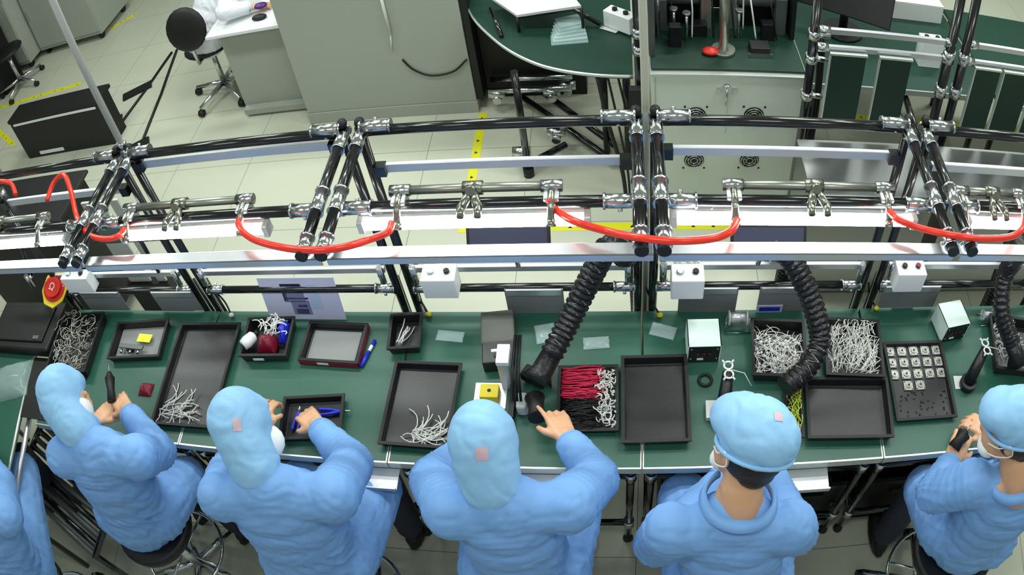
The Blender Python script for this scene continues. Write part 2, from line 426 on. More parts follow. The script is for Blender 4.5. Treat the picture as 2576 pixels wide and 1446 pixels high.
# ------------------------------------------------------------------ emergency stop
e0 = at(137, 725, .95)
t = thing('emergency_stop', 'red emergency stop button on a yellow plate at the left end of the line', 'emergency stop', e0)
n_ = (Vector((.15, -.45, 1))).normalized(); u_ = Vector((.75, -.25, 0)); u_ = (u_ - n_ * u_.dot(n_)).normalized(); w_ = n_.cross(u_)
def disc(poly, z0, z1):
    m = MB(); k = len(poly)
    q_ = 1.42; p = [e0 + u_ * a * q_ + w_ * b * q_ + n_ * z0 for a, b in poly] + [e0 + u_ * a * q_ + w_ * b * q_ + n_ * z1 for a, b in poly]
    m.add(p, [list(range(k - 1, -1, -1)), list(range(k, 2 * k))] + [(q, (q + 1) % k, k + (q + 1) % k, k + q) for q in range(k)]); return m
circ = lambda r, k=24, sy=1: [(r * math.cos(2 * PI * q / k), r * sy * math.sin(2 * PI * q / k)) for q in range(k)]
disc([(.056 * math.cos(a), .066 * math.sin(a)) for a in [2 * PI * (q + .5) / 8 for q in range(8)]], -.008, 0).build('plate', M['yellow'], t, bevel=.004)
disc(circ(.045), 0, .006).build('ring', M['red'], t)
disc(circ(.034), .006, .026).build('button', M['red'], t, bevel=.004)
text('Ω', .046, t, e0 + n_ * .0265, u_, w_, M['white'])
for q, ch in enumerate('EMERGENCY'):
    a = math.radians(165 - q * 17); r = .0555
    text(ch, .0165, t, e0 + n_ * .0065 + u_ * r * math.cos(a) + w_ * r * math.sin(a), -u_ * math.sin(a) * -1 if 0 else (u_ * math.sin(a) - w_ * math.cos(a)), u_ * math.cos(a) + w_ * math.sin(a), M['white'])
MB().cyl(e0 - n_ * .008, e0 - n_ * .09, .024).build('switch_body', M['blackr'], t)
MB().tube([e0 - n_ * .08, e0 + V(.0, .06, -.12), (e0.x, 1.66, .76)], .006).build('cable', M['blackr'], t)
# ------------------------------------------------------------------ cards hanging on the low rail, tablets on the frame
cards = [(1275, 1420, 'grey card hanging from the low pipe beside the ribbed duct', .12), (1706, 1852, 'grey card hanging from the low pipe above the white instrument box', .12),
         (1905, 2025, 'grey card hanging from the low pipe above the left wire bin', .13), (2210, 2350, 'grey card hanging from the low pipe above the bare green bench corner', .11),
         (215, 315, 'grey card hanging from the low pipe beside the emergency stop', .11), (395, 500, 'grey card hanging from the low pipe above the note on the black box', .11)]
for a, b, s, h in cards:
    xa, xb = aty(a, 745, YP).x, aty(b, 745, YP).x
    t = thing('hanging_card', s, 'card', ((xa + xb) / 2, YP - .02, .755), 0, 'grey cards on the low pipe')
    MB().span((xa, YP - .022, .87 - h), (xb, YP - .018, .885)).build('sheet', M['greydoc'], t)
    MB().span((xa + .006, YP - .026, .855), (xb - .006, YP - .022, .885)).build('clip', M['alu'], t)
for a, b, y, s in [(1903, 1968, 776, 'small blue and white label card behind the left wire bin'), (2247, 2300, 766, 'small blue and white label card left of the tilted instrument box')]:
    p, q = at(a, y, BZ + .02), at(b, y, BZ + .02)
    t = thing('label_card', s, 'label', ((p.x + q.x) / 2, p.y, BZ))
    MB().box(((p.x + q.x) / 2, p.y, BZ + .019), (q.x - p.x, .004, .038)).build('card', M['paper'], t)
    MB().box(((p.x + q.x) / 2, p.y - .0025, BZ + .019), ((q.x - p.x) * .8, .001, .022)).build('print', M['blue'], t)
for (a, b), s in [((1172, 1384), 'dark tablet screen leaning behind the front rail above the press fixture'), ((1838, 2028), 'dark tablet screen with faint writing behind the front rail above the wire bins'),
                  ((250, 440), 'dark green board behind the front rail above the black box with a note'), ((-60, 150), 'dark blue tablet behind the front rail at the far left')]:
    p, q = at(a, 566, 1.25), at(b, 562, 1.25); c = (p + q) / 2
    t = thing('tablet', s, 'tablet', c, 0, 'dark tablets behind the front rail')
    Mx = Matrix.Rotation(math.radians(52), 3, 'X'); w = (q - p).length; dn = Mx @ V(0, -.034, 0)
    MB().box(c + dn, (w, .068, .012), M=Mx).build('casing', M['black'], t, bevel=.003)
    MB().box(c + dn + Mx @ V(0, 0, .0062), (w - .02, .05, .001), M=Mx).build('display', M['green_dk'] if 'green' in s else M['screen'], t)
    MB().tube([c + dn, (c.x, 1.68, 1.0)], .009).build('support_arm', M['blackp'], t)
# ------------------------------------------------------------------ ribbed ducts
def duct(pts, r, lab, nozzle=True, seed=1):
    t = thing('ribbed_duct', lab, 'duct', (pts[-1][0], pts[-1][1], pts[-1][2]), 0, 'black ribbed fume ducts')
    c = curve(pts, 14); L = [0]
    for i in range(1, len(c)): L.append(L[-1] + (c[i] - c[i - 1]).length)
    n = int(L[-1] / .0055); P = []; k = 0
    for i in range(n + 1):
        d = L[-1] * i / n
        while k < len(L) - 2 and L[k + 1] < d: k += 1
        f = (d - L[k]) / max(1e-9, L[k + 1] - L[k]); P.append(c[k].lerp(c[k + 1], f))
    rs = [r * (1 + (.10 if i % 4 < 2 else -.07)) for i in range(n + 1)]
    MB().tube(P, rs, 20).build('ribbed_hose', M['blackr_g'], t)
    w = MB(); rnd = random.Random(seed); pts2 = []
    for i in range(4, n - 4, 4):
        tg = (P[i + 1] - P[i - 1]).normalized(); up = (CAM - P[i]); up = (V(0, -.5, 1) - tg * tg.dot(V(0, -.5, 1))).normalized(); sd = tg.cross(up)
        a = (.75 if (i // 4) % 2 else -.65) + rnd.uniform(-.2, .2)
        pts2.append(P[i] + (up * math.cos(a) + sd * math.sin(a)) * r * 1.16)
    w.tube(pts2, .0019, 5).build('wire_wrap', M['metalwire'], t, 'silvery wire wrapped in zigzag')
    if nozzle:
        a, b = P[-1], P[-1] + (P[-1] - P[-8]).normalized() * .06
        MB().tube([a, b, b + (b - a) * .5], [r * .95, r * 1.0, r * 1.5], 20).build('hood', M['blackr_g'], t, 'black flared hood')
    return t
M['blackr_g'] = mat('duct_black', (20, 20, 23), .32, bump=.3, bscale=60)
duct([(.06, 1.80, .02), (.05, 1.80, .6), (.03, 1.80, .95), at(1572, 640, 1.2), at(1530, 622, 1.2), at(1490, 690, 1.1), at(1450, 770, 1.0), at(1415, 840, .93), at(1385, 895, .90)], .036,
     'black ribbed fume duct bending down to the press fixture')
duct([(.62, 1.82, .02), (.60, 1.82, .6), (.58, 1.80, .95), at(1925, 625, 1.16), at(1975, 635, 1.16), at(2022, 710, 1.07), at(2052, 790, .98), at(2062, 860, .9), at(2030, 925, .86), at(1975, 972, .85)], .036,
     'black ribbed fume duct curling between the two wire bins', nozzle=False, seed=4)
duct([(1.62, 1.82, .02), (1.60, 1.82, .6), (1.55, 1.80, 1.0), at(2560, 640, 1.2), at(2530, 690, 1.1), at(2520, 780, 1.0), at(2545, 860, .9)], .034,
     'black ribbed fume duct at the right edge of the photo', seed=8)
# ------------------------------------------------------------------ trays and what lies in them
def rect(c4, z):
    P = [at(x, y, z) for x, y in c4]; c = sum(P, Vector()) / 4
    ux = ((P[1] - P[0]) + (P[2] - P[3])) / 2; uy = ((P[0] - P[3]) + (P[1] - P[2])) / 2
    a = math.atan2(ux.y, ux.x); b = math.atan2(uy.y, uy.x) - PI / 2; rz = (a * ux.length + b * uy.length) / (ux.length + uy.length)
    return c, ux.length, uy.length, rz
def tray(c4, h, lab, m=None, group='black trays on the benches', name='tray', rim=None, lw=.011, cat='tray', tagm=False, base=None):
    base = BZ + .0005 if base is None else base
    c, w, d, rz = rect(c4, base + h); c.z = base
    R = Matrix.Rotation(rz, 3, 'Z'); m = m or M['tray']
    t = thing(name, lab, cat, c, rz, group)
    def loc(x, y, z): return c + R @ V(x, y, z)
    i = .86 if name == 'tray' else .93
    def ring(sx, sy, z): return [loc(a * sx, b * sy, z) for a, b in ((-1, -1), (1, -1), (1, 1), (-1, 1))]
    W, D = w / 2, d / 2; tp = .010
    rings = [ring(W - tp, D - tp, 0), ring(W - .004, D - .004, h - .006), ring(W, D, h - .006), ring(W, D, h), ring(W - lw, D - lw, h), ring(W - lw - .006, D - lw - .006, .004)]
    mb = MB(); vs_ = [v for r in rings for v in r]; fs = [(3, 2, 1, 0), (20, 21, 22, 23)]
    for k in range(5):
        for q in range(4): fs.append((k * 4 + q, k * 4 + (q + 1) % 4, k * 4 + 4 + (q + 1) % 4, k * 4 + 4 + q))
    mb.add(vs_, [q for q in fs]).build('shell', m, t, bevel=.0015)
    rm = MB(); ri = [v + V(0, 0, .0004) for v in rings[3] + rings[4]] + [v + V(0, 0, .0016) for v in rings[3] + rings[4]]
    fr = []
    for q in range(4): e = (q + 1) % 4; fr += [(8 + q, 8 + e, 12 + e, 12 + q), (4 + q, 4 + e, e, q), (q, e, 8 + e, 8 + q), (4 + e, 4 + q, 12 + q, 12 + e)]
    rm.add(ri, fr).build('rim', M['blackr'], t)
    if rim:
        r = MB(); 
        r.box(loc(0, -D - .0005, h * .5), (w - .006, .002, h * .75), rz).box(loc(W + .0005, 0, h * .5), (.002, d - .006, h * .75), rz); r.build('side_band', rim, t, 'dark red outer band')
    if tagm:
        k = MB().box(loc(-.02, -D - .0015, h * .6), (.045, .002, .012), rz); k.build('label_holder', M['white'], t, 'white label')
    return t, loc, w, d, rz
T1 = tray([(450, 810), (606, 813), (531, 1082), (386, 1060)], .03, 'long black tray with loose pale wires at its near left corner')
T4 = tray([(778, 805), (922, 815), (903, 918), (750, 903)], .03, 'small black tray with a dark red outer band, right of the bagged bottle bin', rim=M['darkred'], tagm=True)
T5 = tray([(712, 992), (866, 995), (859, 1098), (701, 1108)], .03, 'small black tray holding blue handled tools under a reaching hand')
T6 = tray([(997, 905), (1160, 914), (1130, 1128), (947, 1116)], .03, 'black tray with coiled pale wires in its near right corner')
T8 = tray([(1398, 916), (1556, 920), (1556, 1084), (1404, 1085)], .025, 'black tray full of red and black wires', cat='tray')
T9 = tray([(1558, 892), (1728, 893), (1741, 1110), (1567, 1113)], .035, 'large empty black tray right of the red wires')
T12 = tray([(2032, 950), (2232, 946), (2250, 1094), (2024, 1108)], .035, 'large empty black tray left of the square metal parts')
T13 = tray([(2222, 862), (2372, 853), (2404, 1045), (2256, 1063)], .02, 'black tray holding rows of square metal parts')
for T_ in (T4,):
    t_, loc, w, d, rz = T_; MB().box(loc(0, 0, .0055), (w - .05, d - .05, .002), rz).build('liner', M['greydoc'], t_, 'grey floor liner')
# deep bins
B3 = tray([(622, 795), (738, 800), (722, 898), (604, 893)], .05, 'black bin holding a bottle and a dark red bag', M['black'], 'black bins on the benches', 'bin', cat='bin', tagm=True)
B7 = tray([(980, 786), (1060, 788), (1060, 876), (975, 877)], .045, 'black bin with one white cable at the foot of the middle posts', M['black'], 'black bins on the benches', 'bin', cat='bin')
B10 = tray([(1888, 802), (2030, 802), (2027, 946), (1893, 946)], .05, 'black bin of ball-ended wires left of the ribbed duct', M['black'], 'black bins on the benches', 'bin', cat='bin')
B11 = tray([(2078, 802), (2212, 800), (2226, 944), (2070, 946)], .05, 'black bin of straight wires right of the ribbed duct', M['black'], 'black bins on the benches', 'bin', cat='bin')
B14 = tray([(1972, 962), (2020, 958), (2022, 1098), (1975, 1100)], .03, 'narrow black bin of yellow-green wires beside the bouffant cap', M['black'], 'black bins on the benches', 'bin', cat='bin')
B15 = tray([(2498, 800), (2640, 800), (2640, 930), (2500, 935)], .05, 'black bin of tangled wires at the right edge of the photo', M['black'], 'black bins on the benches', 'bin', cat='bin')
BL_ = tray([(165, 785), (250, 790), (222, 940), (110, 930)], .05, 'black bin of coiled silver wires in front of the emergency stop', M['black'], 'black bins on the benches', 'bin', cat='bin')
B2 = tray([(292, 806), (420, 806), (402, 902), (276, 896)], .04, 'black box with a grey floor and a yellow note', M['tray'], 'black bins on the benches', 'bin', cat='bin')

t_, loc, w, d, rz = B2; MB().box(loc(0, .01, .0055), (w - .04, d - .05, .002), rz).build('liner', M['greydoc'], t_, 'grey floor liner')
def heap(T, n, fx, fy, ln, r, m, lab, name='wire_heap', cat='wires', zb=.008, zt=.045, curl=.4, ends=0, ang=None, seed=3, seg=6):
    t_, loc, w, d, rz = T; rnd = random.Random(seed); mb = MB()
    for _ in range(n):
        x = rnd.uniform(*fx) * w / 2; y = rnd.uniform(*fy) * d / 2; z = rnd.uniform(zb, zt)
        a = rnd.uniform(0, 2 * PI) if ang is None else math.radians(rnd.gauss(*ang)); l = ln * rnd.uniform(.6, 1.25); cv = rnd.uniform(-curl, curl); P = []
        for k in range(seg + 1):
            P.append((x, y, z)); x += math.cos(a) * l / seg; y += math.sin(a) * l / seg; a += cv; z = min(zt + .004, max(zb, z + rnd.uniform(-.006, .006)))
            x = max(-w / 2 + .01, min(w / 2 - .01, x)); y = max(-d / 2 + .01, min(d / 2 - .01, y))
        mb.tube([loc(*p) for p in P], r, 5)
        if ends:
            mb.ball(loc(*P[0]), ends, 8)
    o = mb.build(name, m); tag(o, lab, cat, kind='stuff'); return o
heap(B10, 150, (-.8, .75), (-.85, .5), .085, .0013, M['wire'], 'loose white wires with ball ends in the left wire bin', ends=.005, seed=5, zt=.05)
heap(B11, 300, (-.8, .8), (-.85, .85), .065, .0014, M['wire'], 'dense pile of straight white wires in the right wire bin', curl=.08, seed=6, zt=.052, ang=(75, 30))
heap(B15, 90, (-.9, -.1), (-.2, .9), .05, .0015, M['wire'], 'tangled pale wires in the bin at the right edge', seed=7, zt=.05)
heap(BL_, 110, (-.7, .7), (-.9, .95), .11, .0015, M['metalwire'], 'coiled silver wires piled in the bin below the emergency stop', curl=1.0, seed=8, zt=.10, seg=9)
heap(T1, 36, (-.85, .1), (-.85, -.55), .09, .0018, M['wire'], 'handful of pale wires in the corner of the long black tray', seed=9, zt=.03, curl=.25, ang=(20, 40))
heap(T6, 40, (-.15, .75), (-.85, -.6), .10, .0018, M['wire'], 'coiled pale wires in the corner of the black tray', seed=10, zt=.03, curl=.5, ang=(0, 40))
heap(B14, 60, (-.6, .8), (-.9, .9), .07, .0016, M['wgreen'], 'yellow-green wires standing in the narrow bin', seed=11, zt=.045, curl=.3, ang=(90, 25))
heap(T8, 95, (-.9, -.8), (.02, .92), .115, .0018, M['wred'], 'bundle of parallel red wires in the wire tray', seed=12, zt=.03, curl=.06, ang=(0, 5))
heap(T8, 80, (-.85, -.7), (-.9, -.02), .11, .0018, M['wblack'], 'bundle of parallel black wires in the wire tray', seed=13, zt=.028, curl=.06, ang=(0, 6))
heap(T8, 110, (.35, .9), (-.85, .92), .025, .0022, M['wire'], 'white connector ends of the red and black wires', seed=14, zt=.034, curl=.5, ends=.003)
heap(B7, 6, (-.6, -.2), (-.6, -.3), .09, .002, M['wire'], 'white cable lying across the bin at the middle posts', seed=15, zt=.04, curl=.1, ang=(50, 8))
# ------------------------------------------------------------------ square metal parts, one by one
t_, loc, w, d, rz = T13
rows = [(0, 5, .80), (0, 5, .50), (0, 5, .20), (1, 2, -.09)]
rname = ['back', 'second', 'third', 'front']; cname = ['first', 'second', 'third', 'fourth', 'fifth']
src = None
for r, (c0, n, fy) in enumerate(rows):
    for k in range(n):
        col = c0 + k; p = loc((-.80 + col * .395) * w / 2, (fy - .02) * d / 2, .0045); a = rz + random.uniform(-.06, .06)
        lab = f'square metal part, {cname[col]} from the left in the {rname[r]} row of the parts tray'
        if src is None:
            src = thing('square_part', lab, 'metal part', p, a, 'square metal parts in the tray'); s = .0185; Rz = Matrix.Rotation(a, 3, 'Z')
            MB().box(p + V(0, 0, .003), (2 * s, 2 * s, .006), a).build('plate', M['partgrey'], src, bevel=.001)
            q = MB(); q.cyl(p + V(0, 0, .006), p + V(0, 0, .009), .0115).build('ring', M['fitting'], src)
            q = MB()
            for u, v in ((-1, -1), (1, -1), (1, 1), (-1, 1)): MB().cyl(p + Rz @ V(u * .0145, v * .0145, .006), p + Rz @ V(u * .0145, v * .0145, .0068), .0024, n=8).build('rivet', M['blackr'], src)
            MB().cyl(p + V(.001, .001, .009), p + V(.001, .001, .0095), .0045, n=10).build('hole', M['blackr'], src)
        else: dup(src, p, a, lab)
# small black scraps left in that tray
s = MB(); rr = random.Random(2)
for _ in range(40):
    p = loc(rr.uniform(-.8, .8) * w / 2, rr.uniform(-.85, -.25) * d / 2, .006); s.box(p, (.007, .004, .003), rr.uniform(0, 3))
tag(s.build('scrap', M['blackr']), 'tiny black scraps on the floor of the parts tray', 'scraps', kind='stuff')

# ------------------------------------------------------------------ other things on the benches
def ob(px, py, dz=0): return at(px, py, BZ + dz)
# document board leaning on the low rail
b0, b1 = at(690, 802, BZ + .003), at(862, 804, BZ + .003); up = V(0, .085, .165); c = (b0 + b1) / 2; ux = (b1 - b0).normalized()
tl, tr = at(640, 700, .92), at(832, 698, .92); wv = max((b1 - b0).length, (tr - tl).length)
up = (tl + tr) / 2 - c; up = up - ux * up.dot(ux) * .3
t = thing('document_board', 'pale lilac document board leaning on the low pipe', 'document', c)
nn = ux.cross(up).normalized(); k = MB()
P = [c - ux * wv / 2, c + ux * wv / 2, c + ux * wv / 2 + up, c - ux * wv / 2 + up]
k.add(P + [p - nn * .004 for p in P], [(0, 1, 2, 3), (7, 6, 5, 4), (0, 4, 5, 1), (1, 5, 6, 2), (2, 6, 7, 3), (3, 7, 4, 0)]).build('sheet', M['paper'], t)
def patch(u0, v0, u1, v1, m, nm):
    q = lambda u, v: c + ux * (u - .5) * wv + up * v + nn * .0006
    MB().add([q(u0, v0), q(u1, v0), q(u1, v1), q(u0, v1)] + [q(u0, v0) - nn * .0005, q(u1, v0) - nn * .0005, q(u1, v1) - nn * .0005, q(u0, v1) - nn * .0005],
             [(0, 1, 2, 3), (7, 6, 5, 4), (0, 4, 5, 1), (1, 5, 6, 2), (2, 6, 7, 3), (3, 7, 4, 0)]).build(nm, m, t)
M['ink2'] = mat('ink_grey_blue', (120, 122, 160), .5); M['ink3'] = mat('ink_pale_blue', (170, 190, 222), .5)
patch(.30, .42, .56, .84, M['ink2'], 'picture'); patch(.28, .80, .55, .86, M['ink'], 'picture'); patch(.30, .49, .60, .53, M['ink'], 'picture'); patch(.36, .12, .60, .46, M['ink2'], 'picture')
patch(.40, .14, .56, .26, M['ink'], 'picture'); patch(.28, .44, .33, .84, M['ink'], 'picture'); patch(.44, .30, .56, .36, M['ink'], 'picture'); patch(.62, .25, .76, .84, M['ink3'], 'picture')
# yellow note and small gauge in the black box
p = ob(367, 855, .01); t = thing('sticky_note', 'bright yellow note in the black box left of the long tray', 'note', p)
MB().box(p + V(0, 0, .024), (.075, .04, .001), -.05).build('sheet', M['note'], t); t.location.z = BZ
p = ob(333, 876, .02); t = thing('hand_gauge', 'flat grey gauge lying across the near edge of the black box', 'tool', (p.x, p.y, BZ))
MB().box(p + V(0, 0, .012), (.135, .022, .008), -.05).build('bar', M['machine'], t, bevel=.002)
for dx in (-.05, 0, .045): MB().cyl(p + V(dx, -.012, .008), p + V(dx, -.03, .008), .006).build('knob', M['chrome'], t)
MB().box(p + V(-.01, -.004, -.010), (.03, .02, .04)).build('foot', M['darkm'], t)
# spray bottle, bags in the bin
p = ob(632, 862, .03)
t = thing('bottle', 'white squeeze bottle tipped in the black bin', 'bottle', (p.x, p.y, BZ + .006))
R = Matrix.Rotation(math.radians(-35), 3, 'Z'); ax = R @ V(0, -1, .0); p.z = BZ + .05
MB().tube([p - ax * .03, p - ax * .022, p + ax * .012, p + ax * .034], [.010, .022, .026, .022], 16).build('body', M['white'], t)
MB().tube([p - ax * .030, p - ax * .046], [.012, .010], 12).build('cap', M['blackr'], t)
def pouch(px, py, w, d, h, m, name, lab, cat, rz=0, z=.0, base=0):
    p = ob(px, py, z); mb = MB(); n = 14; rnd = random.Random(px)
    vs_ = []
    for j in range(n + 1):
        for i in range(n + 1):
            u, v = i / n * 2 - 1, j / n * 2 - 1; q = (1 - abs(u) ** 3) * (1 - abs(v) ** 3)
            wv_ = noise.noise(V(u * 2 + px, v * 2, 0)) * .5 + noise.noise(V(u * 5, v * 5 + py, 1)) * .3
            vs_.append((u * w / 2 * (1 + .08 * wv_), v * d / 2 * (1 + .08 * wv_), h * q * (1 + .6 * wv_)))
    R = Matrix.Rotation(rz, 3, 'Z'); top = [p + R @ Vector(v) for v in vs_]; bot = [p + R @ V(v[0], v[1], -.002 if h < .02 else -.01) for v in vs_]
    N = (n + 1) ** 2; fs = []
    g = lambda i, j: j * (n + 1) + i
    for j in range(n):
        for i in range(n): fs += [(g(i, j), g(i + 1, j), g(i + 1, j + 1), g(i, j + 1)), (N + g(i, j + 1), N + g(i + 1, j + 1), N + g(i + 1, j), N + g(i, j))]
    for i in range(n): fs += [(g(i, 0), N + g(i, 0), N + g(i + 1, 0), g(i + 1, 0)), (g(i + 1, n), N + g(i + 1, n), N + g(i, n), g(i, n)), (g(0, i + 1), N + g(0, i + 1), N + g(0, i), g(0, i)), (g(n, i), N + g(n, i), N + g(n, i + 1), g(n, i + 1))]
    o = mb.add(top + bot, fs, True).build(name, m); tag(o, lab, cat); return o
pouch(675, 868, .075, .065, .05, M['darkred'], 'cloth_pouch', 'dark red cloth pouch bulging over the black bin', 'pouch', z=.03)
pouch(718, 838, .035, .085, .05, M['blue'], 'plastic_pouch', 'deep blue plastic pouch at the right side of the bin', 'pouch', z=.03)
heap(B3, 30, (-.2, .5), (-.1, .8), .07, .0022, M['wire'], 'white cords bunched between the red and blue pouches', 'cord_bunch', 'cords', zb=.04, zt=.085, curl=.5, seed=21, ang=(70, 30))
pouch(368, 980, .065, .06, .025, M['darkred'], 'cloth_pouch', 'small dark red pouch lying beside the long black tray', 'pouch', z=.003)
for (x, y, ww, dd, a, s) in [(1132, 845, .10, .045, -.1, 'clear plastic bag between the middle posts and the grey adapter'), (1500, 862, .09, .05, .08, 'clear plastic bag behind the red wire tray'),
                           (1668, 832, .09, .055, -.3, 'clear plastic bag beside the foot of the tall posts'), (1372, 838, .07, .08, .2, 'clear plastic bag tucked under the ribbed duct')]:
    pouch(x, y, ww, dd, .008, M['clear'], 'plastic_bag', s, 'bag', rz=a, z=.003)
# marker pen
a, b = ob(908, 922, .008), ob(945, 852, .008); t = thing('marker_pen', 'blue marker pen beside the red banded tray', 'pen', (a.x, a.y, BZ)); dv = (b - a)
MB().cyl(a, a + dv * .45, .008).build('cap', M['blue'], t); MB().cyl(a + dv * .42, a + dv * .95, .0062).build('barrel', M['blue'], t); MB().tube([a + dv * .55, a + dv * .75], .0065).build('label', M['white'], t)
# blue handled tools in the small tray
for (x0, y0, x1, y1, s) in [(742, 1082, 752, 1035, 'blue handled cutter upright under the reaching hand'), (800, 1036, 858, 1034, 'thin blue handled pliers across the small tray')]:
    a, b = ob(x0, y0, .015), ob(x1, y1, .02); t = thing('pliers', s, 'tool', (a.x, a.y, BZ)); dv = b - a; sd = V(-dv.y, dv.x, 0).normalized()
    for q in (-1, 1): MB().tube(curve([a + sd * q * .012, a + dv * .5 + sd * q * .009, b]), [.006] * 17, 8).build('handle', M['blue'], t)
    MB().tube([b, b + dv * .4], [.006, .002], 8).build('jaw', M['chrome'], t)
# grey adapter block with a soft cover
c, w, d, rz = rect([(1207, 790), (1292, 782), (1298, 915), (1214, 918)], BZ + .05)
t = thing('power_adapter', 'dark grey adapter block with a draped cover left of the press', 'adapter', (c.x, c.y, BZ), rz); R = Matrix.Rotation(rz, 3, 'Z')
cc = lambda x, y, z: V(c.x, c.y, BZ) + R @ V(x, y, z)
MB().box(cc(0, -d * .28, .03), (w * .95, d * .4, .058), rz).build('body', M['black'], t, bevel=.004)
MB().box(cc(0, d * .2, .03), (w, d * .62, .06), rz).build('cover', M['greydoc_d'] if 'greydoc_d' in M else M['cardb'], t, bevel=.006)
MB().box(cc(-.012, -d * .26, .0595), (.022, .011, .001), rz).build('label', M['white'], t)
MB().cyl(cc(-.008, -d * .36, .058), cc(-.008, -d * .36, .063), .007).build('knob', M['blackr'], t)
# press fixture
a = at(1266, 892, BZ + .16)
t = thing('press_fixture', 'small bench press with a white column head, yellow block and black levers', 'fixture', (a.x, a.y, BZ))
top = BZ + .17; x0, x1 = at(1252, 870, top).x, at(1281, 870, top).x; y1, y0 = at(1265, 866, top).y, at(1265, 911, top).y
MB().span((x0, y0, BZ + .002), (x1, y1, top - .02)).build('column', M['alu'], t, bevel=.002)
MB().span((x0 - .002, y0 - .002, top - .02), (x1 + .002, y1 + .002, top)).build('column_cap', M['white'], t, bevel=.002)
for q in range(3): MB().tube([(x1 + .012 + q * .009, y1 + .05, top - .02), (x1 + .012 + q * .01, y0 - .02, top - .03), (x1 + .016 + q * .012, y0 - .09, BZ + .08)], .0045, 8).build('guide_rod', M['darkm'], t)
p = ob(1232, 988, .02)
MB().box(p + V(0, 0, -.0185), (.11, .10, .003), .0).build('base_plate', M['alu'], t, bevel=.001)
MB().box(p + V(0, 0, .0), (.062, .052, .032), .0).build('block', M['yellowblk'] if 'yellowblk' in M else M['yellow'], t, bevel=.002)
MB().cyl(p + V(0, 0, .016), p + V(0, 0, .0168), .0065).build('hole', M['blackr'], t)
q = ob(1312, 1005, .06)
MB().box(q + V(0, 0, -.028), (.036, .06, .06), .0).build('side_block', M['whited'], t, bevel=.010)
MB().box(ob(1290, 1010, .02), (.018, .14, .04)).build('lever_base', M['darkm'], t)
g = ob(1345, 945, .04)
MB().box(g + V(0, 0, -.005), (.09, .05, .04), -.5).build('clamp', M['blackr'], t, bevel=.008)
MB().tube([ob(1352, 955, .06), ob(1383, 905, .10)], .0025, 6).build('rod', M['chrome'], t)
# white topped instrument boxes
def instrument(c4, h, lab, depth=None):
    c, w, d, rz = rect(c4, BZ + h)
    t = thing('instrument_box', lab, 'instrument', (c.x, c.y, BZ), rz, 'pale instrument boxes'); R = Matrix.Rotation(rz, 3, 'Z'); L_ = lambda x, y, z: V(c.x, c.y, BZ) + R @ V(x, y, z)
    MB().box(L_(0, 0, h / 2 + .003), (w - .006, d - .002, h - .006), rz).build('chassis', M['black'], t)
    m = MB().box(L_(0, 0, h - .0015), (w, d, .003), rz); m.box(L_(-w / 2 + .0015, 0, h / 2 + .004), (.003, d, h - .008), rz).box(L_(w / 2 - .0015, 0, h / 2 + .004), (.003, d, h - .008), rz)
    m.build('cover', M['pale'], t, 'pale folded metal cover')
    MB().box(L_(-.012, -d / 2 - .0012, h * .25), (.022, .002, .008), rz).build('label', M['white'], t)
    for q in (-1, 1):
        for z in (.3, .85): MB().cyl(L_(q * (w / 2 - .012), -d / 2, h * z), L_(q * (w / 2 - .012), -d / 2 - .004, h * z), .003, n=8).build('screw', M['chrome'], t)
    for q in (-1, 1):
        for e in (-1, 1): MB().cyl(L_(q * w * .4, e * d * .4, 0), L_(q * w * .4, e * d * .4, .004), .006).build('foot', M['blackr'], t)
    for q in range(3): MB().cyl(L_(-.02 + q * .02, -d / 2, h * .55), L_(-.02 + q * .02, -d / 2 - .003, h * .55), .004, n=10).build('button', M['darkred'], t)
instrument([(1728, 803), (1808, 802), (1817, 870), (1731, 872)], .10, 'pale topped instrument box standing square left of the solder reel')
instrument([(2358, 762), (2416, 756), (2445, 812), (2385, 824)], .10, 'pale topped instrument box turned at an angle behind the square parts tray')
def reel(px, py, lab, s=1.0):
    p = ob(px, py, 0); t = thing('solder_reel', lab, 'solder reel', (p.x, p.y, BZ), 0, 'solder reel stands'); w = .042 * s
    z = BZ + .045 * s
    MB().cyl(p + V(-w * .72, 0, .045 * s), p + V(w * .72, 0, .045 * s), .021 * s, n=20).build('spool', M['alu'], t)
    for q in (-1, 1): MB().cyl(p + V(q * w * .72, 0, .045 * s), p + V(q * w * .8, 0, .045 * s), .027 * s, n=20).build('flange', M['whited'], t)
    f = MB()
    for q in (-1, 1): f.tube([p + V(q * w, -.035 * s, .003), p + V(q * w, 0, .045 * s), p + V(q * w, .035 * s, .003)], .002, 6)
    f.tube([p + V(-w, -.035 * s, .003), p + V(w, -.035 * s, .003)], .002, 6).tube([p + V(-w, 0, .045 * s), p + V(w, 0, .045 * s)], .002, 6).tube([p + V(-w, .035 * s, .003), p + V(w, .035 * s, .003)], .002, 6)
    f.build('wire_stand', M['chrome'], t)
reel(1853, 818, 'silver solder reel on a wire stand behind the left wire bin'); reel(2478, 805, 'silver solder reel on a wire stand right of the tilted instrument box', .8)
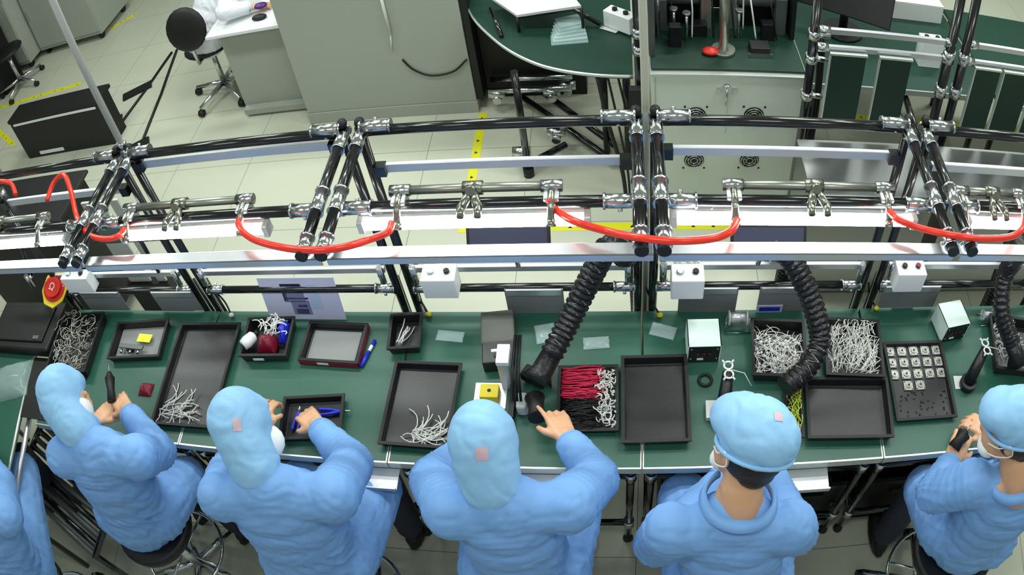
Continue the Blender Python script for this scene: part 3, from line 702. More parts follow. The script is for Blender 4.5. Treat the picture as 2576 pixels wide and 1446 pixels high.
def feeder(px, py, lab, dx=-18, dy=118):
    z = .12; p = at(px, py, BZ + z); t = thing('solder_feeder', lab, 'solder feeder', (p.x, p.y, BZ), 0, 'solder feeders')
    f = MB()
    for q in (-1, 1):
        c = p + V(0, q * .017, 0); f.tube([c + V(.0145 * math.cos(a), .0145 * math.sin(a), 0) for a in [2 * PI * k / 14 for k in range(14)]], .0035, 6, closed=True)
    for a, b in ((-1, -1), (1, -1), (1, 1), (-1, 1)): f.tube([p + V(a * .009, b * .024, 0), p + V(a * .019, b * .037, 0)], .0035, 6)
    f.build('guide_wheel', M['white'], t, 'white openwork guide')
    e = ob(px + dx, py + dy, .02)
    MB().tube([p - V(0, 0, .012), (p + e) / 2 + V(0, 0, .01), e], [.018, .022, .026], 12).build('arm', M['black'], t)
    MB().cyl((e.x, e.y, BZ), (e.x, e.y, BZ + .03), .035).build('base', M['black'], t)
    MB().tube([p + V(.01, 0, 0), p + V(.05, -.02, .01), p + V(.075, -.05, -.02)], .0015, 5).build('solder_wire', M['wire'], t)
feeder(1833, 930, 'black soldering feeder with a white openwork guide by the bouffant cap')
feeder(2481, 872, 'black soldering feeder with a white openwork guide at the right bench', -45, 90)
p = ob(1806, 1032, .012); t = thing('metal_plate', 'bright plate standing at the foot of the soldering feeder', 'plate', (p.x, p.y, BZ))
MB().box(p, (.082, .066, .022)).build('block', M['whited'], t, bevel=.001); MB().box(p + V(.018, 0, .0115), (.03, .06, .002)).build('inlay', M['machine'], t)
p = ob(2412, 962, .002); tag(MB().box(p, (.04, .055, .002), -.06).build('paper_slip', M['whited']), 'white paper slip right of the square parts tray', 'paper')
p = ob(1775, 950, .02); tag(MB().tube([p + V(.022 * math.cos(a), .022 * math.sin(a), -.013) for a in [2 * PI * k / 20 for k in range(20)]], .005, 8, closed=True).build('cable_coil', M['blackr']), 'small black cable coil in front of the white instrument box', 'cable')
# yellow plugs by the posts and thin loose cables
for x, y, s in [(1078, 790, 'yellow plug on a black lead at the middle posts'), (1660, 792, 'yellow plug on a black lead at the tall posts'), (2205, 775, 'yellow plug on a black lead at the right posts'), (582, 792, 'white plug on the bench at the foot of the left posts')]:
    p = ob(x, y, .012); t = thing('plug', s, 'plug', (p.x, p.y, BZ), 0)
    MB().ball(p, (.012, .010, .010), 10).build('head', M['white'] if 'white' in s else M['yellow'], t)
    MB().tube(curve([p, p + V(-.03, .04, .03), p + V(-.05, .045, .10)]), .004, 6).build('lead', M['blackr'], t)
# black covered box and screens at the left end
c, w, d, rz = rect([(80, 660), (250, 690), (250, 795), (60, 790)], BZ + .1)
t = thing('covered_cabinet', 'black covered control box at the left end of the line', 'control box', (c.x, 1.62, .78))
xc = at(165, 790, BZ + .05).x - .02
MB().span((-2.95, 1.40, BZ), (xc, 1.675, BZ + .06)).build('body', M['blackr'], t, bevel=.01)
MB().span((-2.9, 1.44, BZ + .06), (xc - .05, 1.64, BZ + .07)).build('lid', M['blackr'], t, bevel=.004)
MB().box((xc - .1, 1.46, BZ + .072), (.04, .02, .004)).build('latch', M['chrome'], t)
o = MB().span((-2.60, 1.08, BZ), (-2.20, 1.395, BZ + .004)).build('rubber_mat', M['blackr'], None); tag(o, 'black rubber mat under the coiled wires at the left end', 'mat')
# ------------------------------------------------------------------ people on their stools
def evalmesh(o):
    dg = bpy.context.evaluated_depsgraph_get(); return bpy.data.meshes.new_from_object(o.evaluated_get(dg))
def blob(mb, voxel, smooth, name, m, parent, disp=None):
    """many overlapping rounded volumes -> ONE continuous skin"""
    me = bpy.data.meshes.new('tmp'); me.from_pydata(mb.v, [], mb.f)
    o = bpy.data.objects.new('tmp', me); COL.objects.link(o)
    r = o.modifiers.new('r', 'REMESH'); r.mode = 'VOXEL'; r.voxel_size = voxel
    s = o.modifiers.new('s', 'SMOOTH'); s.iterations = smooth; s.factor = .5
    me2 = evalmesh(o); bpy.data.objects.remove(o)
    if disp:
        N = [v.normal.copy() for v in me2.vertices]
        for v, n in zip(me2.vertices, N): v.co += n * disp(v.co, n)
    me2.polygons.foreach_set('use_smooth', [True] * len(me2.polygons)); me2.materials.clear(); me2.materials.append(m); me2.name = name
    o = bpy.data.objects.new(name, me2); COL.objects.link(o)
    if parent is not None: o.parent = parent; o.matrix_parent_inverse = pm(parent).inverted()
    return o
def cap(mb, a, ra, b, rb, n=14):
    a, b = Vector(a), Vector(b); mb.ball(a, ra, n).ball(b, rb, n).tube([a, b], [ra, rb], n); return mb
def frame3(y, up):
    y = y.normalized(); x = y.cross(up).normalized(); z = x.cross(y); return Matrix((x, y, z)).transposed()
def hand(mb, wr, d, up, side, curl=.5, spread=.1, s=1.0, curls=None):
    """palm, four unequal fingers bent at the knuckles and a thumb off the side of the palm; up = back of the hand"""
    R = frame3(d, up)
    P = lambda x, y, z: wr + R @ V(x * side, y, z) * s
    for x in (-.028, -.010, .010, .027): cap(mb, P(x * .7, .005, 0), .015 * s, P(x, .078, 0), .0125 * s, 10)
    for i, (x, L_, r) in enumerate([(-.030, .066, .0088), (-.010, .076, .0092), (.011, .070, .009), (.030, .054, .008)]):
        c = curl if curls is None else curls[i]
        a = P(x, .085, 0); ang = 0; sp = x / .03 * spread
        for f, q in ((.45, .0), (.32, .9), (.24, .8)):
            ang -= c * (q + .35) ; dv = R @ V(math.sin(sp) * side * math.cos(ang), math.cos(ang) * math.cos(sp), math.sin(ang)) * (L_ * f * s)
            b = a + dv; cap(mb, a, r * s, b, r * .93 * s, 8); a = b
            r *= .94
    a = P(-.026, .022, -.004); b = P(-.052, .050, -.012); c = P(-.058, .080, -.020 - .01 * curl)
    cap(mb, a, .014 * s, b, .0115 * s, 10); cap(mb, b, .011 * s, c, .0088 * s, 10)
def folds(seed, amp):
    s = seed * 7.3
    def f(p, n):
        a = noise.noise(V(p.x * 7 + s, p.y * 7, p.z * 9)); b = noise.noise(V(p.x * 13 + a * 3, p.y * 13 + s, p.z * 9 + a)); c = noise.noise(V(p.x * 24 + b * 2, p.y * 24 + s, p.z * 14))
        return amp * (.7 * a - 1.0 * max(0, .25 - abs(b)) * 2.2 + .15 * c)
    return f
def lerp(a, b, f): return a + (b - a) * f
def person(lab, K, hooded=True, seed=1, arms=True, coat_m='cloth', hands=(True, True), curlR=.5, curlL=.6, face=V(0, .5, -.8), handR=None, handL=None, curlsR=None, cat='person', openneck=False):
    k = {n: (v if isinstance(v, Vector) else at(*v)) for n, v in K.items()}
    hd, nk, sl, sr, pv = k['head'], k['neck'], k['shL'], k['shR'], k['pelvis']
    across = (sr - sl).normalized()
    t = thing('person', lab, cat, (pv.x, pv.y, 0))
    hipL, hipR = pv - across * .09, pv + across * .09
    knL = k.get('knL', V(hipL.x - .06, min(hipL.y + .40, 1.08), .58)); knR = k.get('knR', V(hipR.x + .06, min(hipR.y + .40, 1.08), .58))
    ftL, ftR = knL + V(0, .0, 0), knR + V(0, .0, 0); ftL.z = ftR.z = .12; ftL.y -= .02; ftR.y -= .02
    chest = lerp(nk, pv, .28); waist = lerp(nk, pv, .66)
    f = face.normalized()                      # where the face points
    upv = (hd - nk).normalized()
    # --- body
    b = MB()
    HR = frame3(f, upv)                        # y = face direction, z = crown
    hc = hd
    b.ball(hc + HR @ V(0, -.012, .012), (.070, .086, .092), 20, HR)                       # skull
    b.ball(hc + HR @ V(0, .035, -.045), (.056, .058, .068), 16, HR)                        # jaw
    b.ball(hc + HR @ V(0, .088, -.022), (.014, .018, .022), 10, HR); b.ball(hc + HR @ V(0, .082, -.002), (.010, .012, .026), 10, HR)   # nose
    for q in (-1, 1):
        b.ball(hc + HR @ V(q * (.072 if openneck else .064), -.012, -.012), (.010, .020, .031), 12, HR)            # ears
        b.ball(hc + HR @ V(q * .030, .076, .008), (.014, .010, .010), 10, HR)
    b.ball(hc + HR @ V(0, .080, -.058), (.024, .010, .008), 10, HR)
    cap(b, hc + HR @ V(0, -.02, -.05), .052, nk, .062)
    cap(b, nk, .066, chest, .085); cap(b, sl, .05, sr, .05); cap(b, chest, .09, pv, .10)
    if openneck: cap(b, nk + (hd - nk) * .3 + V(0, -.012, 0), .058, nk + V(0, -.052, -.020), .052); b.ball(nk + V(0, -.02, -.035), (.095, .07, .05), 16)
    cap(b, hipL, .085, knL, .055); cap(b, hipR, .085, knR, .055); cap(b, knL, .052, ftL, .036); cap(b, knR, .052, ftR, .036)
    for sh, el, wr, q, cu, hn, hdir, cs in ((sl, k['elL'], k['wrL'], -1, curlL, hands[0], handL, None), (sr, k['elR'], k['wrR'], 1, curlR, hands[1], handR, curlsR)):
        cap(b, sh, .050, el, .040); cap(b, el, .040, wr, .026)
        if hn:
            d = (hdir[0] if hdir else (wr - el)).normalized(); up_ = hdir[1] if hdir else V(0, 0, 1)
            cap(b, wr, .026, wr + d * .02, .024)
            hand(b, wr + d * .008, d, up_, q, cu, curls=cs)
    blob(b, .0052, 3, 'body', M['skin'], t)
    # --- coat
    c = MB(); up = V(0, 0, 1)
    cap(c, lerp(sl, sr, .06) , .072, lerp(sl, sr, .94), .072)
    back = (V(0, 0, 1) - upv * .2).cross(across).normalized()
    if back.y > 0: back = -back
    TM = frame3(across, V(0, 0, 1)); 
    ax = (nk - pv).normalized(); BM = Matrix((across, ax.cross(across).normalized(), ax)).transposed()
    w = (sr - sl).length / 2
    L0 = (nk - pv).length
    sh_mid = (sl + sr) / 2
    for fr, rx, ry in ((.0, w * .80, .085), (.15, w * 1.0, .115), (.32, w * 1.03, .13), (.5, w * 1.0, .135), (.68, w * .97, .14), (.85, w * 1.0, .15), (1.0, w * 1.04, .155), (1.1, w * 1.04, .15)):
        cc = lerp(lerp(sh_mid, nk, .35), pv, fr)
        c.ball(cc, (rx, ry, L0 * (.15 if fr < .1 else .18 if fr < .2 else .24 if fr < .4 else .27)), 24, BM)
    cap(c, nk + (hd - nk) * .05 - V(0, 0, .06 if openneck else 0), .066, sh_mid - V(0, 0, .035 if openneck else 0), .085)
    cap(c, hipL, .125, lerp(hipL, knL, .85), .095); cap(c, hipR, .125, lerp(hipR, knR, .85), .095); cap(c, lerp(hipL, knL, .8), .085, lerp(hipR, knR, .8), .085)
    if arms:
        for sh, el, wr in ((sl, k['elL'], k['wrL']), (sr, k['elR'], k['wrR'])):
            cap(c, sh, .080, lerp(sh, el, .5), .074); cap(c, lerp(sh, el, .5), .074, el, .068); cap(c, el, .068, lerp(el, wr, .55), .056)
            e = lerp(el, wr, .90); c.tube([lerp(el, wr, .5), e], [.056, .048], 16)
            c.ball(lerp(el, wr, .86), .045, 12)
    base = folds(seed, .0055); J = []
    for sh, el, wr in ((sl, k['elL'], k['wrL']), (sr, k['elR'], k['wrR'])):
        J += [(el, (wr - el).normalized(), .085, .0075, 150), (lerp(sh, el, .25), ((el - sh).normalized() + V(0, 0, .3)).normalized(), .08, .006, 110), (lerp(el, wr, .6), (wr - el).normalized(), .05, .004, 190)]
    J += [(lerp(sh_mid, nk, .2) + V(0, -.05, -.05), V(0, .6, .8).normalized(), .09, .004, 120), (waist + V(.12, -.05, 0), (across * .8 + V(0, .3, .5)).normalized(), .14, .0075, 75), (waist - across * .15, (across * .5 - V(0, .3, .8)).normalized(), .12, .006, 85),
          (hipR, (knR - hipR).normalized(), .14, .007, 80), (hipL, (knL - hipL).normalized(), .14, .007, 80)]
    def crease(p, n):
        v = base(p, n)
        for c0, dd, sg, am, fq in J:
            r2 = (p - c0).length_squared
            if r2 < sg * sg * 4:
                ph = (p - c0).dot(dd) * fq + 3.2 * noise.noise(V(p.x * 9 + seed, p.y * 9, p.z * 9))
                v += 1.5 * am * math.exp(-r2 / (sg * sg)) * ((1 - abs(math.sin(ph))) ** 1.5 - .35)
        return v
    blob(c, .008, 4, 'coat', M[coat_m], t, crease)
    # cuffs
    for n_ in ('L', 'R'):
        el, wr = k['el' + n_], k['wr' + n_]; e = lerp(el, wr, .93); d = (wr - el).normalized()
        MB().tube([e - d * .022, e - d * .002, e + d * .006, e - d * .004], [.047, .046, .043, .036], 20, cap=False).build('cuff', M[coat_m], t)
    # trousers and shoes
    tr = MB(); 
    for a_, b_, c_ in ((hipL, knL, ftL), (hipR, knR, ftR)): cap(tr, lerp(a_, b_, .5), .085, b_, .068); cap(tr, b_, .066, c_ + V(0, 0, .03), .055)
    blob(tr, .012, 4, 'trousers', M['trouser'], t, folds(seed + 3, .004))
    for q in (ftL, ftR):
        s_ = MB(); s_.ball(q + V(0, .05, -.075), (.043, .12, .035), 14).ball(q + V(0, -.01, -.05), (.038, .05, .055), 12); s_.build('shoe', M['blackr'], t)
    return t, k, HR, hd, nk, f
def hood(P, seed, hs=1.0):
    t, k, HR, hd, nk, f = P
    h = MB(); h.ball(hd + HR @ V(0, -.022, .018), (.090 * hs, .104 * hs, .108 * hs), 22, HR)
    h.ball(hd + HR @ V(0, .02, .055 * hs), (.066 * hs, .066 * hs, .048), 16, HR)
    cap(h, hd + HR @ V(0, -.03, -.02), .086 * hs, lerp(hd, nk, .76) + V(0, -.012, .004), .080)
    o = blob(h, .008, 4, 'hood', M['cap'], t, folds(seed + 9, .0055))
    # seam line and printed patch on the crown
    return o
def bouffant(P, seed, ear=1):
    t, k, HR, hd, nk, f = P
    h = MB(); h.ball(hd + HR @ V(0, -.026, .045), (.098, .118, .088), 22, HR); h.ball(hd + HR @ V(0, .05, .05), (.085, .075, .06), 16, HR); h.ball(hd + HR @ V(0, -.06, .045), (.085, .06, .06), 16, HR)
    blob(h, .008, 4, 'cap', M['cap'], t, folds(seed + 9, .006))
    b = MB(); b.tube([hd + HR @ V(.088 * math.sin(a), -.026 + .110 * math.cos(a), .004 - .010 * math.cos(a)) for a in [2 * PI * q / 28 for q in range(28)]], .006, 8, closed=True).build('cap_band', M['cap'], t)
    r = MB(); r.ball(hd + HR @ V(0, -.030, -.008), (.081, .083, .078), 20, HR); r.ball(hd + HR @ V(0, -.055, -.045), (.060, .045, .05), 16, HR)
    blob(r, .006, 2, 'hair', M['hair'], t, folds(seed, .002))
def facemask(P, straps=True):
    t, k, HR, hd, nk, f = P
    m = MB(); m.ball(hd + HR @ V(0, .055, -.048), (.060, .052, .052), 16, HR) if not straps else m.ball(hd + HR @ V(0, .058, -.080), (.050, .040, .034), 16, HR); m.build('face_mask', M['mask'], t)
    for q in (-1, 1) if straps else ():
        MB().tube(curve([hd + HR @ V(q * .056, .06, -.03), hd + HR @ V(q * .078, .02, -.018), hd + HR @ V(q * .088, -.014, .008), hd + HR @ V(q * .086, -.026, -.025), hd + HR @ V(q * .072, .018, -.055), hd + HR @ V(q * .05, .06, -.07)], 5), .0022, 6).build('mask_strap', M['mask'], t)
def patch_on(P, px, py, z, m, sz=(.024, .034), nm='cap_patch'):
    """small printed cloth patch sewn on the crown, laid on the surface that faces up there"""
    t = P[0]; dg = bpy.context.evaluated_depsgraph_get(); v = ray(px, py)
    ok, loc, nor, idx, ob_, mt = scene.ray_cast(dg, CAM, v)
    if not ok: return
    u = V(1, 0, 0); u = (u - nor * nor.dot(u)).normalized(); w = nor.cross(u); g = MB(); n = 5; vs_ = []
    for j in range(n):
        for i in range(n):
            p = loc + u * (i / (n - 1) - .5) * sz[0] + w * (j / (n - 1) - .5) * sz[1]
            ok2, l2, n2, *_ = scene.ray_cast(dg, p + nor * .03, -nor); vs_.append((l2 if ok2 and (l2 - p).length < .03 else p) + nor * .0016)
    g.add(vs_, [(j * n + i, j * n + i + 1, (j + 1) * n + i + 1, (j + 1) * n + i) for j in range(n - 1) for i in range(n - 1)], True); g.build(nm, m, t)
    g.v = []; g.f = []; g.sm = []
M['patch'] = mat('pink_patch', (206, 176, 190), .7)
P1 = person('person in pale blue coat and hood holding a hand tool beside the long black tray', dict(head=(165, 1000, 1.25), neck=(215, 1095, 1.175), shL=(165, 1150, 1.125), shR=(345, 1150, 1.125), elL=(190, 1110, .93), wrL=(238, 1062, .9),
            elR=(400, 1135, .96), wrR=(322, 1035, .92), pelvis=(348, 1285, .64), knR=(478, 1190, .60), knL=(380, 1150, .56)), seed=1, face=V(.75, .35, -.5), curlR=.75, curlL=.6)
hood(P1, 1, .93); facemask(P1, False)
P2 = person('person in pale blue coat and hood reaching into the small tray of blue handled tools', dict(head=(622, 1075, 1.25), neck=(655, 1195, 1.185), shL=(560, 1250, 1.125), shR=(835, 1250, 1.125), elL=(570, 1190, .93), wrL=(640, 1070, .88),
            elR=(885, 1165, .94), wrR=(800, 1075, .87), pelvis=(800, 1400, .66)), seed=2, face=V(.45, .45, -.6), curlR=.8)
hood(P2, 2, .96); facemask(P2, False)
P3 = person('person in pale blue coat and hood pointing a finger beside the press fixture', dict(head=(1224, 1125, 1.25), neck=(1240, 1235, 1.185), shL=(1140, 1290, 1.125), shR=(1425, 1275, 1.125), elL=(1085, 1205, .96), wrL=(1165, 1130, .9),
            elR=(1500, 1205, .96), wrR=(1428, 1105, .91), pelvis=(1320, 1430, .66)), seed=3, face=V(.05, .55, -.75), curlsR=[.12, .75, .95, 1.0], handR=(V(-.42, .9, -.15), V(.25, .1, 1)))
hood(P3, 3)
P4 = person('person in blue coat and round cloth cap seen from behind with bare neck', dict(head=(1882, 1115, 1.30), neck=(1858, 1255, 1.17), shL=(1690, 1335, 1.10), shR=(1985, 1325, 1.10), elL=(1650, 1370, .90), wrL=(1830, 1190, .84),
            elR=(2005, 1345, .90), wrR=(1925, 1160, .84), pelvis=(1835, 1470, .64)), seed=4, face=V(-.5, .72, -.32), openneck=True)
bouffant(P4, 4); facemask(P4)
P5 = person('person in blue coat and cap at the right edge holding a dark hand tool', dict(head=(2545, 1075, 1.27), neck=(2560, 1190, 1.14), shL=(2450, 1215, 1.06), shR=(2640, 1260, 1.06), elL=(2350, 1240, .93), wrL=(2392, 1160, .93),
            elR=(2600, 1180, .9), wrR=(2500, 1100, .86), pelvis=(2440, 1335, .66), knL=(2320, 1215, .6), knR=(2480, 1130, .56)), seed=5, face=V(-.75, .45, -.25), curlL=.7, openneck=True)
bouffant(P5, 5); facemask(P5)
P0 = person('person in deep blue coat cut off by the bottom left corner', dict(head=(-120, 1190, 1.25), neck=(-60, 1260, 1.12), shL=(-130, 1330, 1.06), shR=(15, 1300, 1.06), elL=(-160, 1240, .9), wrL=(-140, 1160, .86),
            elR=(5, 1215, .92), wrR=(-50, 1130, .88), pelvis=(45, 1450, .64), knR=V(-2.68, .98, .54), knL=V(-2.85, .95, .54)), seed=6, face=V(-.2, .8, -.6), hands=(False, True))
hood(P0, 6)
bpy.context.view_layer.update()
patch_on(P2, 596, 1068, 1.3, M['patch']); patch_on(P3, 1212, 1142, 1.3, M['patch'], (.03, .034)); patch_on(P4, 1958, 1048, 1.3, M['patch'], (.022, .026))
# tools in hands
def held(a, b, lab, name='hand_tool', r=.016):
    t = thing(name, lab, 'tool', b); d = (b - a)
    MB().tube([a, a + d * .5, b], [r, r * .8, r * 1.1], 12).build('body', M['blackr'], t)
    MB().cyl(b, b + d * .22, r * .9, r * .5).build('nozzle', M['darkm'], t)
    MB().tube([b + d * .22, b + d * .7], .0018, 5).build('bit', M['chrome'], t)
held(at(282, 1010, .92), at(276, 950, .94), 'dark hand tool held by the leftmost seated worker', r=.02)
held(at(2400, 1125, .95), at(2425, 1092, .96), 'dark hand tool held by the worker at the right edge', r=.024)
held(at(1352, 1050, .86), at(1345, 1000, .84), 'dark tool head under the pointing finger beside the press fixture', r=.03)
k5 = P5[1]; d5 = (k5['wrL'] - k5['elL']).normalized()
MB().tube([k5['wrL'] - d5 * .035, k5['wrL'] - d5 * .005], .029, 18).build('wrist_band', M['yellow'], P5[0], 'yellow wrist band')
# collars
def collar(P, m='cloth', flaps=True):
    t, k, HR, hd, nk, f = P; c = nk; ax = (hd - nk).normalized(); R = frame3(V(0, 1, 0), ax); p = []
    for q in range(25):
        a = math.radians(-150 + 300 * q / 24); p.append(c + R @ V(.078 * math.sin(a), -.078 * math.cos(a), .012 + .016 * math.cos(a)))
    g = MB(); vs_ = []; fs = []
    for q, v in enumerate(p):
        o = (v - c); o -= ax * o.dot(ax); o.normalize(); vs_ += [v + ax * .016 + o * .012, v + o * .028 - ax * .014, v + o * .026 - ax * .017, v + o * .008 - ax * .008]
    for q in range(24):
        for j in range(4): fs.append((q * 4 + j, q * 4 + (j + 1) % 4, q * 4 + 4 + (j + 1) % 4, q * 4 + 4 + j))
    g.add(vs_, fs, True).build('collar', M[m], t)
collar(P4); collar(P5)
for P in (P2, P3, P1): 
    t, k, HR, hd, nk, f = P
# ------------------------------------------------------------------ stools
def stool(x, y, lab, seat=.56, rot=0):
    t = thing('stool', lab, 'stool', (x, y, 0), 0, 'black swivel stools')
    MB().tube([(x, y, seat - .06), (x, y, seat - .05), (x, y, seat - .01), (x, y, seat)], [.15, .175, .18, .165], 28).build('seat', M['blackr'], t, bevel=.006)
    MB().cyl((x, y, .08), (x, y, seat - .05), .018).cyl((x, y, .08), (x, y, .3), .026).build('column', M['chrome'], t)
    MB().tube([(x + .19 * math.cos(a), y + .19 * math.sin(a), .24) for a in [2 * PI * q / 36 for q in range(36)]], .008, 8, closed=True).build('foot_ring', M['chrome'], t)
    sp = MB()
    for q in range(4): a = rot + q * PI / 2; sp.cyl((x, y, .24), (x + .19 * math.cos(a), y + .19 * math.sin(a), .24), .006)
    sp.build('ring_spoke', M['chrome'], t)
    for q in range(5):
        a = rot + .3 + q * 2 * PI / 5; e = V(x + .25 * math.cos(a), y + .25 * math.sin(a), .075)
        l = MB().tube([(x, y, .11), e], [.02, .012], 10).build('leg', M['chrome'], t)
        w = MB().cyl(e + V(0, 0, -.01), e + V(0, 0, -.045), .008); w.cyl(e + V(-.018, 0, -.05), e + V(.018, 0, -.05), .025).build('caster', M['blackr'], l)
    return t
for (P, lab) in ((P1, 'black stool with chrome ring under the leftmost fully seen worker'), (P2, 'black stool under the worker reaching into the small tray'), (P3, 'black stool under the worker beside the press fixture'),
                 (P4, 'black stool under the worker with the bare neck'), (P5, 'black stool under the worker at the right edge'), (P0, 'black stool under the worker in the bottom left corner')):
    k = P[1]; stool(k['pelvis'].x, k['pelvis'].y - .01, lab, .535, k['pelvis'].x)
# ------------------------------------------------------------------ the rest of the room behind the line
def box_(a, b, name, m, t, bev=.003, lab=None): return MB().span(a, b).build(name, m, t, lab, bevel=bev)
def pole(x, y, lab, m, z0, r):
    t = thing('ceiling_pole', lab, 'pole', (x, y, z0)); MB().cyl((x, y, z0), (x, y, 3.44), r).build('tube', m, t); MB().cyl((x, y, 3.40), (x, y, 3.44), r * 2.2).build('flange', m, t); 
    MB().cyl((x, y, z0), (x, y, z0 + .03), r * 1.4).build('collar', M['chrome'], t)
pole(-1.655, 1.715, 'white pole rising to the ceiling from the left pipe frames', M['whited'], 1.625, .013)
pole(.062, 1.735, 'beige pole running up between the two tallest middle posts', mat('beige', (196, 198, 180), .5), 0, .0115)
struct(MB().box((-1.5, 4, 3.5), (16, 11, .1)).build('ceiling', wm))
# yellow floor tape
def tape(a, b, lab):
    a, b = V(*a), V(*b); d = (b - a); n = max(2, int(d.length / .3)); t = thing('floor_tape', lab, 'floor tape', (a.x, a.y, 0), 0, 'yellow floor tapes'); ang = math.atan2(d.y, d.x)
    MB().box((a + b) / 2 + V(0, 0, .0006), (d.length, .052, .001), ang).build('strip', M['tape'], t)
    dn = d.normalized(); sd = V(-dn.y, dn.x, 0)
    for k in range(n * 3):
        if k % 3 == 1: continue
        p = a + d * ((k + .5) / (n * 3)) + V(0, 0, .0013)
        q = [p + dn * u * .011 + sd * v * .011 for u, v in ((-1, -.8), (1, -.8), (.1, .9))]
        MB().add(q + [x + V(0, 0, .0002) for x in q], [(2, 1, 0), (3, 4, 5), (0, 1, 4, 3), (1, 2, 5, 4), (2, 0, 3, 5)]).build('warning_mark', M['blackink'], t)
tape((-.855, 3.74, 0), (-.855, 2.80, 0), 'yellow printed floor tape running from the grey partition toward the benches')
tape((-.88, 2.774, 0), (3.6, 2.774, 0), 'yellow printed floor tape running along the bench line')
tape((-6.3, 4.72, 0), (-4.75, 4.80, 0), 'yellow floor tape in front of the grey cabinets at the top left')
tape((-5.7, 4.35, 0), (-5.2, 4.05, 0), 'short yellow floor tape at the left edge beside the black panel')
tape((-4.95, 5.75, 0), (-4.7, 5.95, 0), 'short yellow floor tape at the corner of the grey cabinets')
tape((1.25, 3.72, 0), (3.6, 3.70, 0), 'yellow floor tape seen between the hanging green panels')
# grey partition with cable and rod
t = thing('partition', 'large grey partition standing on the tiled floor behind the line', 'partition', (-1.44, 3.95, 0))
box_((-2.00, 3.757, .09), (-.885, 4.35, 1.02), 'panel', M['greyp'], t)
box_((-2.005, 3.75, 0), (-.88, 4.36, .088), 'plinth', M['greyp'], t)
box_((-.884, 3.77, .09), (-.84, 4.35, 1.0), 'side_shade_strip', M['darkm'], t, lab='dark strip standing for side shade')  # dark box stands in for the shade along the partition's right side
t = thing('cable', 'black cable hanging in an arc across the grey partition', 'cable', aty(1010, 155, 3.75))
MB().tube(curve([aty(1012, 150, 3.75), aty(1040, 175, 3.748), aty(1085, 190, 3.748), aty(1140, 180, 3.748), aty(1174, 150, 3.75)]), .006, 8).build('lead', M['blackr'], t)
t = thing('rod', 'thin white rod leaning on the grey partition above the black cable', 'rod', aty(982, 88, 3.74))
MB().tube([aty(955, -20, 3.745), aty(982, 86, 3.745)], .010, 8).build('shaft', M['whited'], t); MB().tube([aty(982, 86, 3.745), aty(986, 128, 3.75)], .005, 6).build('tip', M['whited'], t)
# low desk with white top
t = thing('desk', 'low grey desk with a white top left of the grey partition', 'desk', (-2.5, 4.2, 0))
box_((-2.56, 3.96, 0), (-2.02, 4.5, .72), 'body', M['greyp'], t); box_((-2.60, 3.86, .72), (-2.02, 4.55, .745), 'top', M['white'], t)
box_((-2.55, 3.90, .02), (-2.02, 3.96, .07), 'foot_bar', M['greyp'], t)
p = at(652, 43, .76); t = thing('mouse', 'black computer mouse on the white desk top', 'mouse', p)
o = MB(); o.ball(p, (.055, .032, .02), 16); o.build('shell', M['blackr'], t)
# office chairs
def chair(x, y, rz, lab, seat=True):
    t = thing('office_chair', lab, 'chair', (x, y, 0), rz, 'black office chairs'); R = Matrix.Rotation(rz, 3, 'Z'); L_ = lambda a, b, c: V(x, y, 0) + R @ V(a, b, c)
    s = MB(); s.ball(L_(0, 0, .47), (.20, .20, .045), 20, R); s.build('seat', M['blackr'], t)
    Bm = R @ Matrix.Rotation(math.radians(78), 3, 'X'); b = MB(); b.ball(L_(0, -.24, .76), (.16, .17, .04), 20, Bm); b.build('backrest', M['blackr'], t)
    MB().tube([L_(0, -.05, .44), L_(0, -.24, .46), L_(0, -.27, .70)], .014).build('back_bar', M['chrome'], t)
    MB().cyl(L_(0, 0, .08), L_(0, 0, .44), .022).build('column', M['chrome'], t)
    for q in range(5):
        a = q * 2 * PI / 5 + .4; e = L_(.28 * math.cos(a), .28 * math.sin(a), .07)
        l = MB().tube([L_(0, 0, .11), e], [.022, .014], 10).build('leg', M['chrome'], t); MB().cyl(e + V(-.02, 0, -.042), e + V(.02, 0, -.042), .027).build('caster', M['blackr'], l)
p = at(500, 150, .3)
chair(-2.84, 4.24, .1, 'black office chair with chrome legs behind the person in white')
p = at(50, 200, .1); chair(p.x, p.y, -.6, 'black office chair with chrome legs at the top left edge')
# white coated person at the desk
Pw = person('person in white coat sitting at the white desk top, cropped by the top edge', dict(head=V(-2.45, 4.78, 1.22), neck=V(-2.60, 4.56, 1.08), shL=V(-2.78, 4.62, 1.02), shR=V(-2.46, 4.40, 1.02), elL=V(-2.5, 4.85, .80), wrL=V(-2.26, 4.62, .80),
            elR=at(565, 30, .84), wrR=at(632, 18, .80), pelvis=V(-2.82, 4.26, .58), knL=V(-2.5, 4.65, .5), knR=V(-2.45, 4.40, .5)), seed=8, face=V(.8, .1, -.5), coat_m='coat')
hood(Pw, 7)
a = at(655, 14, .80); t = thing('purple_object', 'small purple object held over the white desk top', 'object', a); o = MB(); o.ball(a, (.05, .035, .02), 14); o.build('body', mat('purple', (80, 30, 110), .4), t)
